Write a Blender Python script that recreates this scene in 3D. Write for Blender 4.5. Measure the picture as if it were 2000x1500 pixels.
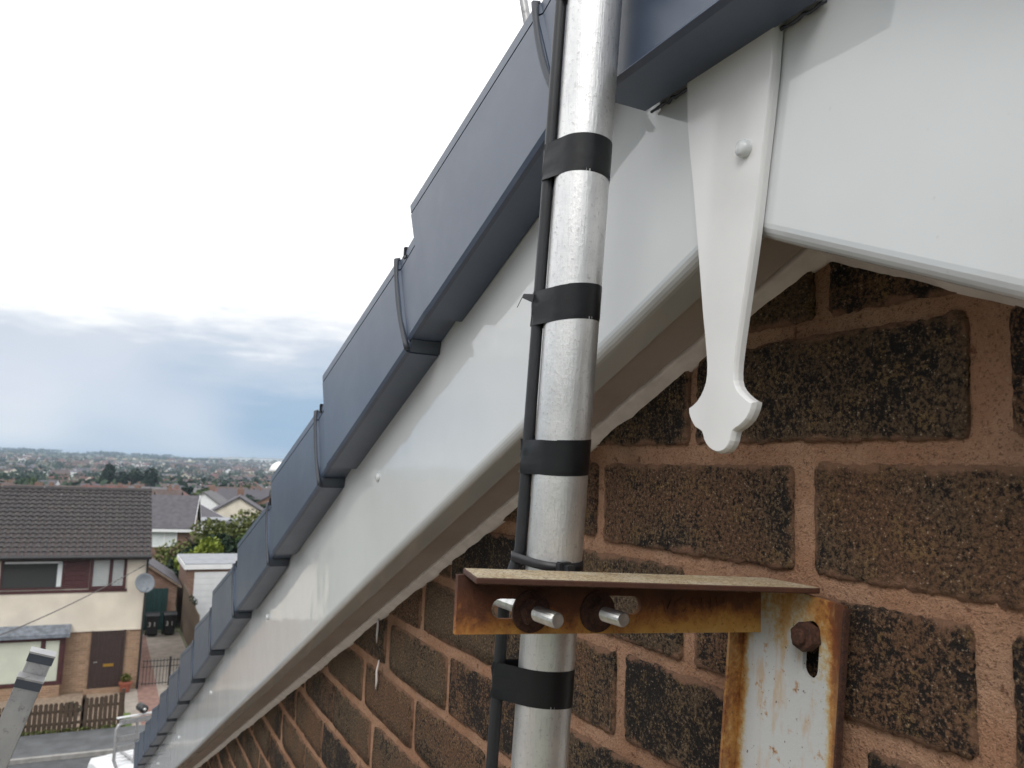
import bpy, bmesh, math, random
from mathutils import Vector, Matrix, noise
R = math.radians
rng = random.Random(7)
for o in list(bpy.data.objects): bpy.data.objects.remove(o)
sc = bpy.context.scene
C = sc.collection

# ------------------------------------------------------------------ camera
EYE = Vector((0.0, -0.385, 8.35))          # 38 cm in front of the gable wall, 8.35 m above the street
PHI = R(23.35); CP, SP, TP = math.cos(PHI), math.sin(PHI), math.tan(PHI)   # roof pitch
yaw, pitch, roll = R(26.32), R(6.36), R(2.215)
fw = Vector((-math.cos(yaw)*math.cos(pitch), math.sin(yaw)*math.cos(pitch), math.sin(pitch)))
rt = fw.cross(Vector((0, 0, 1))).normalized(); up = rt.cross(fw)
rt2 = rt*math.cos(roll) + up*math.sin(roll); up2 = up*math.cos(roll) - rt*math.sin(roll)
cd = bpy.data.cameras.new('camera'); cam = bpy.data.objects.new('camera', cd); C.objects.link(cam)
cam.matrix_world = Matrix(((rt2.x, up2.x, -fw.x, EYE.x), (rt2.y, up2.y, -fw.y, EYE.y), (rt2.z, up2.z, -fw.z, EYE.z), (0, 0, 0, 1)))
cd.sensor_width = 36; cd.lens = 28.4; cd.clip_start = 0.02; cd.clip_end = 40000
cd.dof.use_dof = True; cd.dof.focus_distance = 0.6; cd.dof.aperture_fstop = 21.0
sc.camera = cam

# ------------------------------------------------------------------ world, sun, exposure
SUN_EL, SUN_AZ = R(42), R(315)      # azimuth of the sun, measured from +X towards +Y
world = bpy.data.worlds.new('World'); sc.world = world; world.use_nodes = True
wt = world.node_tree; wt.nodes.clear()

class G:
    """small node-graph helper"""
    def __init__(s, tree): s.t = tree
    def n(s, typ, props=None, **ins):
        nd = s.t.nodes.new(typ)
        for k, v in (props or {}).items(): setattr(nd, k, v)
        for k, v in ins.items():
            k = k.replace('_', ' ')
            sock = nd.inputs[int(k[1:])] if k[0] == 'i' and k[1:].isdigit() else nd.inputs[k]
            if isinstance(v, bpy.types.NodeSocket): s.t.links.new(v, sock)
            elif isinstance(v, bpy.types.Node): s.t.links.new(v.outputs[0], sock)
            else: sock.default_value = v
        return nd
    def noise(s, vec, scale, detail=4, rough=.55, dist=0):
        return s.n('ShaderNodeTexNoise', Vector=vec, Scale=scale, Detail=detail, Roughness=rough, Distortion=dist).outputs['Fac']
    def ramp(s, fac, stops, interp='LINEAR'):
        nd = s.n('ShaderNodeValToRGB', Fac=fac); cr = nd.color_ramp; cr.interpolation = interp
        while len(cr.elements) < len(stops): cr.elements.new(.5)
        for e, (p, c) in zip(cr.elements, stops):
            e.position = p; e.color = (c, c, c, 1) if isinstance(c, (int, float)) else (*c[:3], 1)
        return nd.outputs[0]
    def mix(s, fac, a, b, typ='MIX'):
        nd = s.n('ShaderNodeMix', {'data_type': 'RGBA', 'blend_type': typ})
        for i, v in ((0, fac), (6, a), (7, b)):
            if isinstance(v, bpy.types.NodeSocket): s.t.links.new(v, nd.inputs[i])
            else: nd.inputs[i].default_value = v if i == 0 else (*v[:3], 1)
        return nd.outputs[2]
    def math(s, op, a, b=0.0, c=0.0, clamp=False):
        nd = s.n('ShaderNodeMath', {'operation': op, 'use_clamp': clamp})
        for i, v in enumerate((a, b, c)):
            if isinstance(v, bpy.types.NodeSocket): s.t.links.new(v, nd.inputs[i])
            else: nd.inputs[i].default_value = v
        return nd.outputs[0]
    def smooth(s, v, lo, hi):
        nd = s.n('ShaderNodeMapRange', {'interpolation_type': 'SMOOTHSTEP'}, Value=v)
        nd.inputs[1].default_value = lo; nd.inputs[2].default_value = hi
        return nd.outputs[0]

g = G(wt)
gen = g.n('ShaderNodeTexCoord').outputs['Generated']
sky = g.n('ShaderNodeTexSky', {'sky_type': 'NISHITA', 'sun_disc': False, 'sun_elevation': SUN_EL,
          'sun_rotation': R(90) - SUN_AZ, 'air_density': 1.0, 'dust_density': 2.0, 'ozone_density': 1.0})
sep = g.n('ShaderNodeSeparateXYZ', Vector=gen)
flat = g.n('ShaderNodeMapping', Vector=gen); flat.inputs['Scale'].default_value = (1.6, 1.6, 7.0); flat.inputs['Location'].default_value = (8.3, 14.1, 0)
m3 = g.n('ShaderNodeMapping', Vector=gen); m3.inputs['Rotation'].default_value = (0, 0, R(-7)); m3.inputs['Location'].default_value = (7.47, 2.49, 8.3)
n1 = g.noise(flat.outputs[0], 2.6, 3, .55)
n2 = g.noise(flat.outputs[0], 8.5, 3, .6)
el = g.math('ADD', sep.outputs['Z'], g.math('MULTIPLY', g.math('SUBTRACT', n1, .5), .10))
el = g.math('ADD', el, g.math('MULTIPLY', g.math('SUBTRACT', n2, .5), .065))
S = 10.0    # colours below are scaled up because the background strength is 0.1
bright = g.ramp(el, [(0.0, (.74, .79, .84)), (.05, (.70, .75, .82)), (.09, (.67, .71, .80)), (.130, (.64, .69, .77)), (.155, (.84, .87, .91)), (.18, (1.1, 1.11, 1.13)), (.45, (1.42, 1.43, 1.45)), (1.0, (1.5, 1.51, 1.53))])
rainy = g.ramp(el, [(0.0, (.41, .52, .64)), (.045, (.31, .455, .62)), (.08, (.35, .485, .64)), (.112, (.48, .58, .70)), (.135, (.58, .65, .75)), (.155, (.82, .85, .90)), (.18, (1.1, 1.11, 1.13)), (.45, (1.42, 1.43, 1.45)), (1.0, (1.5, 1.51, 1.53))])
n3 = g.noise(m3.outputs[0], 3.6, 1, .5)
deck = g.mix(g.smooth(n3, .40, .60), bright, rainy)
deck = g.mix(1.0, deck, (S, S, S), 'MULTIPLY')
gap = g.smooth(n1, .62, .8)       # thin clear gaps in the cloud deck
gap = g.math('MULTIPLY', gap, .12)
col = g.mix(gap, deck, sky.outputs[0])
bg = g.n('ShaderNodeBackground', Color=col, Strength=.1)
g.n('ShaderNodeOutputWorld', Surface=bg)

sd = bpy.data.lights.new('sun', 'SUN'); sd.energy = 1.2; sd.angle = R(25); sd.color = (1, .96, .9)
sun = bpy.data.objects.new('sun', sd); C.objects.link(sun)
sdir = Vector((math.cos(SUN_AZ)*math.cos(SUN_EL), math.sin(SUN_AZ)*math.cos(SUN_EL), math.sin(SUN_EL)))
sun.rotation_euler = sdir.to_track_quat('Z', 'Y').to_euler(); sun.location = (0, 0, 60)
vs = sc.view_settings; vs.view_transform = 'Standard'; vs.look = 'None'; vs.gamma = 1; vs.use_curve_mapping = False
vs.exposure = 0.14
sc.render.engine = 'CYCLES'
sc.cycles.max_bounces = 5; sc.cycles.diffuse_bounces = 3; sc.cycles.glossy_bounces = 2; sc.cycles.transmission_bounces = 2; sc.cycles.volume_bounces = 0
sc.cycles.use_adaptive_sampling = True; sc.cycles.adaptive_threshold = .018
sc.cycles.caustics_reflective = False; sc.cycles.caustics_refractive = False

# ------------------------------------------------------------------ materials
MATS = {}
def mat(name, fn):
    m = bpy.data.materials.new(name); m.use_nodes = True; t = m.node_tree; t.nodes.clear(); q = G(t)
    b = q.n('ShaderNodeBsdfPrincipled'); o = q.n('ShaderNodeOutputMaterial', Surface=b.outputs[0])
    def put(k, v):
        if isinstance(v, bpy.types.NodeSocket): t.links.new(v, b.inputs[k])
        elif isinstance(v, (tuple, list)): b.inputs[k].default_value = (*v[:3], 1)
        else: b.inputs[k].default_value = v
    def bump(h, strength, dist=.001):
        put('Normal', q.n('ShaderNodeBump', Height=h, Strength=strength, Distance=dist).outputs[0])
    fn(q, put, bump, q.n('ShaderNodeTexCoord').outputs['Object']); MATS[name] = m; return m
def simple(name, col, rough=.6, var=.12, scale=8, metal=0.0, spec=.5):
    def f(q, put, bump, co):
        n = q.noise(co, scale, 5)
        put('Base Color', q.mix(q.smooth(n, .3, .7), tuple(c*(1-var) for c in col), tuple(min(1, c*(1+var)) for c in col)))
        put('Roughness', rough); put('Metallic', metal); put('Specular IOR Level', spec)
    return mat(name, f)

def f_brick(q, put, bump, co, smear=True):
    rnd = q.n('ShaderNodeObjectInfo').outputs['Random']
    off = q.n('ShaderNodeCombineXYZ', X=q.math('MULTIPLY', rnd, 37.0), Z=q.math('MULTIPLY', rnd, 91.0)).outputs[0]
    v = q.n('ShaderNodeVectorMath', {'operation': 'ADD'}, i0=co, i1=off).outputs[0]
    big = q.noise(v, 11, 2, .5); mid = q.noise(v, 95, 4, .7); fine = q.noise(v, 360, 4, .78)
    grain = q.n('ShaderNodeTexVoronoi', Vector=v, Scale=520)
    r2 = q.math('FRACT', q.math('MULTIPLY', rnd, 7.31))
    body = q.mix(q.smooth(q.math('ADD', big, q.math('MULTIPLY', q.math('SUBTRACT', r2, .5), .5)), .42, .72),
                 (.150, .100, .060), (.190, .102, .058))
    body = q.mix(q.smooth(fine, .36, .62), (.042, .029, .021), body)
    soot = q.math('ADD', mid, q.math('MULTIPLY', q.math('SUBTRACT', fine, .5), 1.1))
    soot = q.math('ADD', soot, q.math('MULTIPLY', q.math('SUBTRACT', big, .5), .8))
    sm = q.smooth(q.math('ADD', soot, q.math('MULTIPLY', rnd, .30)), .68, .50)
    c = q.mix(q.math('MULTIPLY', sm, .95), body, (.0145, .0130, .0130))
    och = q.math('MULTIPLY', q.smooth(q.noise(v, 48, 4, .65), .52, .64), q.smooth(fine, .46, .58))
    c = q.mix(q.math('MULTIPLY', och, .62), c, (.23, .148, .062))
    spk = q.math('MULTIPLY', q.smooth(grain.outputs['Distance'], .34, .16), q.smooth(fine, .52, .60))
    c = q.mix(q.math('MULTIPLY', spk, .8), c, (.44, .36, .27))
    if smear:      # lime and mortar smeared over the arrises
        sx_ = q.n('ShaderNodeSeparateXYZ', Vector=co)
        dx = q.math('SUBTRACT', .1065, q.math('ABSOLUTE', sx_.outputs['X'])); dz = q.math('SUBTRACT', .0322, q.math('ABSOLUTE', sx_.outputs['Z']))
        d_ = q.math('ADD', q.math('MINIMUM', dx, dz), q.math('MULTIPLY', q.math('SUBTRACT', q.noise(v, 38, 4, .7), .52), .030))
        d_ = q.math('ADD', d_, q.math('MULTIPLY', q.math('SUBTRACT', fine, .5), .010))
        c = q.mix(q.math('MULTIPLY', q.smooth(d_, .0030, -.0012), .85), c, (.27, .150, .096))
    put('Base Color', c); put('Roughness', .92); put('Specular IOR Level', .2)
    bump(q.math('ADD', fine, q.math('MULTIPLY', mid, .7)), 1.0, .0045)
mat('brick', f_brick); mat('brick_plain', lambda q, p, b, c: f_brick(q, p, b, c, False))

def f_mortar(q, put, bump, co):
    a = q.noise(co, 14, 4, .6); b = q.noise(co, 520, 3, .75); c3 = q.noise(co, 120, 5, .7)
    c = q.mix(q.smooth(a, .35, .68), (.36, .195, .118), (.45, .275, .180))
    c = q.mix(q.math('MULTIPLY', q.smooth(c3, .50, .64), .45), c, (.285, .155, .095))
    c = q.mix(q.math('MULTIPLY', q.smooth(b, .54, .66), .75), c, (.13, .072, .048))
    c = q.mix(q.math('MULTIPLY', q.smooth(b, .40, .30), .5), c, (.48, .345, .25))
    c = q.mix(q.math('MULTIPLY', q.smooth(q.noise(co, 60, 4, .6), .64, .70), .75), c, (.11, .044, .028))
    c = q.mix(q.math('MULTIPLY', q.smooth(q.noise(co, 5.5, 5, .65), .52, .68), .55), c, (.16, .10, .068))
    put('Base Color', c); put('Roughness', .95); put('Specular IOR Level', .15)
    bump(q.math('ADD', q.math('MULTIPLY', b, .8), q.math('MULTIPLY', c3, .9)), 1.0, .0045)
mat('mortar', f_mortar)

def f_upvc(q, put, bump, co):
    n = q.noise(co, 5, 4, .6); d = q.noise(co, 160, 3, .6)
    c = q.mix(q.smooth(n, .35, .75), (.565, .585, .595), (.52, .537, .545))
    c = q.mix(q.math('MULTIPLY', q.smooth(d, .70, .78), .35), c, (.38, .36, .33))
    put('Base Color', c); put('Roughness', q.math('ADD', .03, q.math('MULTIPLY', n, .06))); put('Specular IOR Level', .6)
    bump(q.noise(co, 9, 2, .5), .12, .010)
mat('upvc', f_upvc)
simple('finial_plastic', (.70, .70, .70), .16, .03, 20, 0, .55)
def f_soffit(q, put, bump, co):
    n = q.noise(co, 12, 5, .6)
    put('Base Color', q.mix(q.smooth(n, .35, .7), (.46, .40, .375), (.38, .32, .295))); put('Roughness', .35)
mat('soffit_plastic', f_soffit)
def f_verge(q, put, bump, co):
    w = q.n('ShaderNodeMapping', Vector=co); w.inputs['Scale'].default_value = (1, 1, 1)
    n = q.noise(w.outputs[0], 7, 5, .6); m = q.noise(co, 26, 5, .65); fi = q.noise(co, 900, 2, .6)
    c = q.mix(q.smooth(n, .35, .7), (.042, .062, .104), (.060, .082, .124))
    c = q.mix(q.math('MULTIPLY', q.smooth(m, .52, .75), .30), c, (.10, .115, .14))
    put('Base Color', c); put('Roughness', q.math('ADD', .30, q.math('MULTIPLY', m, .14))); put('Specular IOR Level', .72)
mat('verge_plastic', f_verge)
simple('verge_bead', (.038, .045, .058), .5, .15, 20)
simple('black_plastic', (.016, .016, .018), .45, .2, 40)
def f_alu(q, put, bump, co):
    st = q.n('ShaderNodeMapping', Vector=co); st.inputs['Scale'].default_value = (1, 1, .05)
    n = q.noise(co, 30, 5, .65); f = q.noise(co, 380, 4, .75); s = q.noise(st.outputs[0], 900, 2, .5); p = q.noise(co, 150, 4, .7)
    c = q.mix(q.smooth(n, .3, .7), (.62, .62, .62), (.76, .755, .745))
    c = q.mix(q.math('MULTIPLY', q.smooth(f, .55, .68), .5), c, (.34, .335, .33))
    c = q.mix(q.math('MULTIPLY', q.smooth(s, .62, .72), .3), c, (.36, .36, .36))
    c = q.mix(q.math('MULTIPLY', q.smooth(p, .62, .70), .5), c, (.85, .84, .82))
    put('Base Color', c); put('Metallic', .84); put('Roughness', q.math('ADD', .26, q.math('MULTIPLY', f, .28)))
    bump(q.math('ADD', f, s), .3, .0006)
mat('weathered_aluminium', f_alu)
def f_lad(q, put, bump, co):
    n = q.noise(co, 22, 5, .65); f = q.noise(co, 120, 4, .7)
    c = q.mix(q.smooth(n, .3, .7), (.30, .30, .31), (.42, .415, .41)); c = q.mix(q.math('MULTIPLY', q.smooth(f, .54, .66), .6), c, (.15, .145, .145))
    put('Base Color', c); put('Metallic', .55); put('Roughness', .45)
mat('ladder_aluminium', f_lad)
simple('zinc', (.62, .62, .60), .32, .15, 200, .9)
def f_tape(q, put, bump, co):
    n = q.noise(co, 60, 3, .5)
    put('Base Color', (.006, .0065, .008)); put('Specular IOR Level', .4); put('Roughness', q.math('ADD', .34, q.math('MULTIPLY', n, .12))); bump(n, .25, .002)
mat('tape', f_tape)
simple('cable_rubber', (.018, .019, .022), .42, .15, 60)
def f_rustarm(q, put, bump, co):
    n = q.noise(co, 48, 6, .7, .3); f = q.noise(co, 320, 4, .7); z = q.n('ShaderNodeSeparateXYZ', Vector=co).outputs['Z']
    h = q.math('ADD', q.math('MULTIPLY', n, .8), q.math('MULTIPLY', z, 19.0))          # paint survives along the lower edge
    c = q.ramp(h, [(.0, (.56, .33, .10)), (.22, (.50, .25, .055)), (.36, (.30, .115, .028)), (.50, (.115, .038, .015)), (.75, (.070, .025, .013)), (1, (.05, .02, .012))])
    c = q.mix(q.math('MULTIPLY', q.smooth(f, .56, .68), .6), c, (.055, .020, .011))
    put('Base Color', c); put('Roughness', .8); bump(q.math('ADD', n, f), .6, .0012)
mat('rusty_paint', f_rustarm)
def f_flange(q, put, bump, co):
    f = q.noise(co, 520, 3, .75); n = q.noise(co, 40, 4, .6)
    c = q.mix(q.smooth(n, .3, .7), (.52, .44, .31), (.40, .30, .17))
    c = q.mix(q.math('MULTIPLY', q.smooth(f, .52, .62), .85), c, (.095, .065, .045))
    c = q.mix(q.math('MULTIPLY', q.smooth(f, .42, .34), .7), c, (.66, .61, .50))
    put('Base Color', c); put('Roughness', .9); bump(f, 1.0, .002)
mat('gritty_paint', f_flange)
def f_post(q, put, bump, co):
    # local x across the plate (centre 0, half width 36 mm), local z down from the head (0) to negative
    s = q.n('ShaderNodeSeparateXYZ', Vector=co); n = q.noise(co, 45, 5, .68, .2); f = q.noise(co, 260, 4, .72)
    vm = q.n('ShaderNodeMapping', Vector=co); vm.inputs['Scale'].default_value = (1, 1, .28)
    st = q.noise(vm.outputs[0], 90, 4, .6)
    e = q.math('MULTIPLY', q.math('ABSOLUTE', s.outputs['X']), 1/.0365)
    edge = q.smooth(e, .72, 1.10); top = q.smooth(s.outputs['Z'], -.055, .004)
    rt_ = q.math('MULTIPLY', q.smooth(s.outputs['X'], .008, .03), q.smooth(s.outputs['Z'], -.10, -.03))
    rust = q.math('ADD', q.math('MULTIPLY', edge, .34), q.math('MULTIPLY', top, .24))
    rust = q.math('ADD', rust, q.math('ADD', q.math('MULTIPLY', rt_, .14), q.math('MULTIPLY', q.math('SUBTRACT', f, .5), .42)))
    rust = q.math('ADD', rust, q.math('ADD', q.math('MULTIPLY', n, .45), q.math('MULTIPLY', st, .30)))
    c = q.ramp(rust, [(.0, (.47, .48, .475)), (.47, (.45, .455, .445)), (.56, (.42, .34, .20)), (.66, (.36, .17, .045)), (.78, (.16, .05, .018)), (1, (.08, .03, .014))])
    pit = q.smooth(q.noise(co, 240, 3, .6), .645, .70)
    sp_ = q.noise(co, 85, 4, .65)
    c = q.mix(q.math('MULTIPLY', q.smooth(sp_, .60, .68), .75), c, (.36, .19, .06)); c = q.mix(q.math('MULTIPLY', q.smooth(sp_, .66, .72), .85), c, (.15, .05, .018))
    run = q.math('MULTIPLY', q.smooth(st, .50, .66), q.smooth(s.outputs['Z'], -.30, -.01))
    c = q.mix(q.math('MULTIPLY', run, .55), c, (.42, .25, .09))
    c = q.mix(q.math('MULTIPLY', pit, .85), c, (.10, .045, .02))
    put('Base Color', c); put('Roughness', .5); bump(q.math('ADD', n, f), .25, .001)
mat('chipped_white_paint', f_post)
def f_rust(q, put, bump, co):
    f = q.noise(co, 420, 4, .7)
    put('Base Color', q.mix(q.smooth(f, .35, .65), (.035, .015, .010), (.085, .032, .017))); put('Roughness', .85); bump(f, .8, .002)
mat('rust', f_rust)
simple('sealant', (.62, .57, .545), .4, .1, 60)

# background materials
simple('cream_render', (.66, .60, .505), .9, .09, .9)
def brickmat(name, c1, c2, mo):
    def f(q, put, bump, co):
        sw = q.n('ShaderNodeSeparateXYZ', Vector=co)
        v = q.n('ShaderNodeCombineXYZ', X=q.math('ADD', sw.outputs['X'], sw.outputs['Y']), Y=sw.outputs['Z']).outputs[0]
        b = q.n('ShaderNodeTexBrick', Vector=v, Color1=(*c1, 1), Color2=(*c2, 1), Mortar=(*mo, 1), Scale=1.0)
        b.inputs['Mortar Size'].default_value = .010; b.inputs['Brick Width'].default_value = .225; b.inputs['Row Height'].default_value = .075
        n = q.noise(co, 2.2, 5, .6)
        v2 = q.n('ShaderNodeVectorMath', {'operation': 'SNAP'}, i0=v, i1=(.225, .075, 1)).outputs[0]
        w_ = q.n('ShaderNodeTexWhiteNoise', Vector=v2).outputs['Value']
        cc = q.mix(q.math('MULTIPLY', w_, .55), b.outputs[0], tuple(x*.45 for x in c1))
        put('Base Color', q.mix(q.smooth(n, .35, .8), cc, tuple(x*.7 for x in c1))); put('Roughness', .9)
    return mat(name, f)
brickmat('tan_brick', (.36, .235, .15), (.27, .16, .10), (.38, .29, .21))
brickmat('brown_brick', (.235, .135, .098), (.19, .105, .078), (.30, .23, .18))
def f_tile(q, put, bump, co):
    n = q.noise(co, 1.3, 4, .6); f = q.noise(co, 9, 5, .65)
    c = q.mix(q.smooth(n, .35, .7), (.066, .058, .058), (.090, .074, .066)); c = q.mix(q.smooth(f, .35, .75), (.040, .038, .040), c)
    c = q.mix(q.math('MULTIPLY', q.smooth(q.noise(co, 4.5, 3, .7), .70, .76), .8), c, (.34, .34, .33))
    put('Base Color', c); put('Roughness', .85)
mat('concrete_tile', f_tile)
simple('slate_roof', (.078, .072, .082), .8, .2, 3)
simple('brown_roof', (.092, .066, .058), .9, .2, 1)
simple('red_roof', (.130, .058, .048), .9, .25, 1)
simple('grey_roof', (.13, .125, .13), .9, .2, 1)
simple('maroon_wood', (.060, .018, .020), .55, .25, 9)
simple('dark_timber', (.034, .020, .018), .6, .3, 12)
simple('white_trim', (.74, .75, .76), .45, .05, 3)
simple('blind_white', (.62, .66, .66), .6, .06, 2)
simple('blind_green', (.52, .55, .46), .7, .06, 1.5)
simple('lead_grey', (.16, .18, .21), .5, .35, 5)
simple('green_paint', (.010, .040, .040), .5, .15, 3)
simple('garage_white', (.66, .67, .69), .5, .04, 2)
simple('felt_roof', (.26, .27, .29), .9, .12, 2)
simple('bin_plastic', (.016, .017, .020), .5, .2, 6)
simple('brass', (.55, .33, .07), .35, .1, 30, .8)
simple('terracotta', (.26, .075, .045), .8, .2, 20)
simple('dish_grey', (.17, .19, .21), .5, .1, 4)
simple('wire_dark', (.09, .08, .075), .7, .1, 4)
simple('van_white', (.78, .79, .80), .25, .03, 1)
simple('tyre', (.02, .02, .02), .8, .2, 20)
simple('strap_yellow', (.55, .72, .10), .6, .08, 20)
simple('lamp_grey', (.36, .38, .38), .6, .1, 8)
simple('number_white', (.72, .72, .70), .6, .03, 8)
simple('fence_board', (.062, .042, .028), .9, .3, 6)
simple('panel_fence', (.175, .135, .098), .9, .25, 3)
def f_glass(q, put, bump, co):
    put('Base Color', (.025, .030, .033)); put('Roughness', .06); put('Specular IOR Level', .7)
mat('window_glass', f_glass)
def f_ground(q, put, bump, co):
    a = q.noise(co, .012, 6, .65); b = q.noise(co, .05, 5, .6); c2 = q.noise(co, .35, 4, .6)
    c = q.mix(q.smooth(a, .38, .62), (.060, .078, .030), (.095, .088, .050))
    c = q.mix(q.smooth(b, .45, .7), c, (.045, .060, .028)); c = q.mix(q.math('MULTIPLY', q.smooth(a, .60, .66), .8), c, (.26, .205, .10))
    c = q.mix(q.math('MULTIPLY', q.smooth(c2, .4, .7), .3), c, (.13, .10, .07))
    put('Base Color', c); put('Roughness', 1.0)
mat('countryside', f_ground)
simple('asphalt', (.070, .072, .076), .9, .2, 3)
simple('pavement_tarmac', (.088, .092, .096), .9, .22, 2)
simple('kerb_stone', (.25, .24, .225), .9, .15, 5)
simple('concrete_drive', (.27, .235, .20), .9, .15, 2)
simple('red_paving', (.20, .115, .092), .9, .2, 4)
simple('gravel', (.24, .18, .13), .95, .2, 6)
simple('field_straw', (.30, .24, .12), 1, .12, .02)
def f_leaf(c1, c2):
    def f(q, put, bump, co):
        n = q.noise(co, .9, 4, .6)
        put('Base Color', q.mix(q.smooth(n, .3, .7), c1, c2)); put('Roughness', .7); put('Specular IOR Level', .25)
    return f
mat('leaf_dark', f_leaf((.012, .026, .014), (.026, .046, .020)))
mat('leaf_mid', f_leaf((.045, .078, .022), (.078, .115, .030)))
mat('leaf_olive', f_leaf((.085, .105, .030), (.125, .140, .042)))
mat('leaf_far', f_leaf((.020, .042, .024), (.040, .066, .028)))
mat('leaf_yellow', f_leaf((.14, .19, .025), (.22, .26, .04)))
mat('grass', f_leaf((.060, .105, .020), (.10, .14, .03)))
simple('bark', (.06, .045, .035), .95, .25, 5)

# ------------------------------------------------------------------ mesh helpers
def link(name, bm_or_me, m=None, parent=None, smooth=False, loc=None, kind=None):
    if isinstance(bm_or_me, bmesh.types.BMesh):
        me = bpy.data.meshes.new(name); bmesh.ops.recalc_face_normals(bm_or_me, faces=bm_or_me.faces[:]); bm_or_me.to_mesh(me); bm_or_me.free()
    else: me = bm_or_me
    if m:
        for k in (m if isinstance(m, (list, tuple)) else [m]): me.materials.append(MATS[k])
    if smooth:
        for p in me.polygons: p.use_smooth = True
    o = bpy.data.objects.new(name, me); C.objects.link(o)
    if parent: o.parent = parent
    if loc is not None: o.location = loc
    if kind: o['kind'] = kind
    return o
def tag(o, label, cat, group=None):
    o['label'] = label; o['category'] = cat
    if group: o['group'] = group
    return o
def thing(name, label, cat, loc=(0, 0, 0), rz=0, group=None):
    o = bpy.data.objects.new(name, None); C.objects.link(o); o.location = loc; o.rotation_euler = (0, 0, rz); o.empty_display_size = .1
    return tag(o, label, cat, group)
def struct(name, bm, m, **k):
    o = link(name, bm, m, **k); o['kind'] = 'structure'; return o
def bx(bm, x0, x1, y0, y1, z0, z1, mi=0, bev=0):
    v = [bm.verts.new((x, y, z)) for x in (x0, x1) for y in (y0, y1) for z in (z0, z1)]
    fs = [bm.faces.new([v[i] for i in q]) for q in ((0, 1, 3, 2), (4, 6, 7, 5), (0, 4, 5, 1), (2, 3, 7, 6), (0, 2, 6, 4), (1, 5, 7, 3))]
    for f in fs: f.material_index = mi
    if bev:
        es = list({e for f in fs for e in f.edges})
        bmesh.ops.bevel(bm, geom=es, offset=bev, segments=2, affect='EDGES')
    return fs
def box(name, x0, x1, y0, y1, z0, z1, m, parent=None, bev=0):
    bm = bmesh.new(); bx(bm, x0, x1, y0, y1, z0, z1, 0, bev); return link(name, bm, m, parent)
def prism(bm, poly, axis, a0, a1, mi=0):
    """extrude polygon (2-D) along axis 0/1/2 from a0 to a1"""
    def P(p, a): return {0: (a, p[0], p[1]), 1: (p[0], a, p[1]), 2: (p[0], p[1], a)}[axis]
    lo = [bm.verts.new(P(p, a0)) for p in poly]; hi = [bm.verts.new(P(p, a1)) for p in poly]; n = len(poly)
    fs = [bm.faces.new(lo), bm.faces.new(hi)] + [bm.faces.new((lo[i], lo[(i+1) % n], hi[(i+1) % n], hi[i])) for i in range(n)]
    for f in fs: f.material_index = mi
    return fs
def tube(bm, pts, r, seg=12, caps=True, mi=0):
    pts = [Vector(p) for p in pts]; rings = []; rs = r if isinstance(r, (list, tuple)) else [r]*len(pts)
    ref = None
    for i, p in enumerate(pts):
        d = (pts[min(i+1, len(pts)-1)] - pts[max(i-1, 0)]).normalized()
        if ref is None: ref = d.orthogonal().normalized()
        ref = (ref - d*ref.dot(d)).normalized(); b = d.cross(ref)
        rings.append([bm.verts.new(p + (ref*math.cos(2*math.pi*k/seg) + b*math.sin(2*math.pi*k/seg))*rs[i]) for k in range(seg)])
    for a, b in zip(rings, rings[1:]):
        for k in range(seg):
            f = bm.faces.new((a[k], a[(k+1) % seg], b[(k+1) % seg], b[k])); f.material_index = mi
    if caps:
        bm.faces.new(rings[0]).material_index = mi; bm.faces.new(rings[-1][::-1]).material_index = mi
    return rings
def plate(outer, holes, P, thick, bm=None):
    """flat plate with holes: 2-D loops mapped through P(u, v, w), thickness along w"""
    bm = bm or bmesh.new()
    for w in (0, thick):
        es = []
        for lp in [outer] + holes:
            vs_ = [bm.verts.new(P(u, v, w)) for u, v in lp]
            es += [bm.edges.new((vs_[i], vs_[(i+1) % len(vs_)])) for i in range(len(vs_))]
        bmesh.ops.triangle_fill(bm, edges=es, use_beauty=True)
    for lp in [outer] + holes:
        n = len(lp)
        for i in range(n):
            (a, b), (c, d) = lp[i], lp[(i+1) % n]
            bm.faces.new([bm.verts.new(P(*q)) for q in ((a, b, 0), (c, d, 0), (c, d, thick), (a, b, thick))])
    bmesh.ops.remove_doubles(bm, verts=bm.verts[:], dist=1e-6)
    return bm
def slot(cu, cv, lu, r, horiz=True, seg=8):
    """stadium loop centred (cu, cv), half length lu between arc centres"""
    out = []
    for s0, off in ((-90, lu), (90, -lu)):
        for k in range(seg+1):
            a = R(s0 + 180*k/seg); p = (r*math.cos(a) + off, r*math.sin(a))
            out.append((cu + p[0], cv + p[1]) if horiz else (cu + p[1], cv + p[0]))
    return out

# ------------------------------------------------------------------ terrain and street
ZP = [(0, 0), (46, 0), (66, -1.6), (100, -3.2), (200, -6), (350, -9.5), (520, -12.5), (800, -14.5), (1200, -12), (1900, -3), (2800, 10), (3800, 24), (5200, 30), (7500, 20), (12000, 0)]
def ground_z(x, y):
    d = math.hypot(x, y)
    for (a, za), (b, zb) in zip(ZP, ZP[1:]):
        if d <= b:
            t = (d-a)/(b-a); t = t*t*(3-2*t) if a in (0,) else t; z = za + (zb-za)*t; break
    else: z = ZP[-1][1]
    if d > 150: z += min(1, (d-150)/800)*(.004*min(d, 4000))*(noise.noise(Vector((x*.0011, y*.0011, 3.1))))*1.0
    return z
bm = bmesh.new(); rings = []
rad = [0, 25, 40, 46, 54, 66, 80, 100, 130, 165, 200, 250, 300, 350, 420, 520, 650, 800, 1000, 1200, 1500, 1900, 2300, 2800, 3300, 3800, 4500, 5200, 6300, 7500, 12000]
NA = 180
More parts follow.
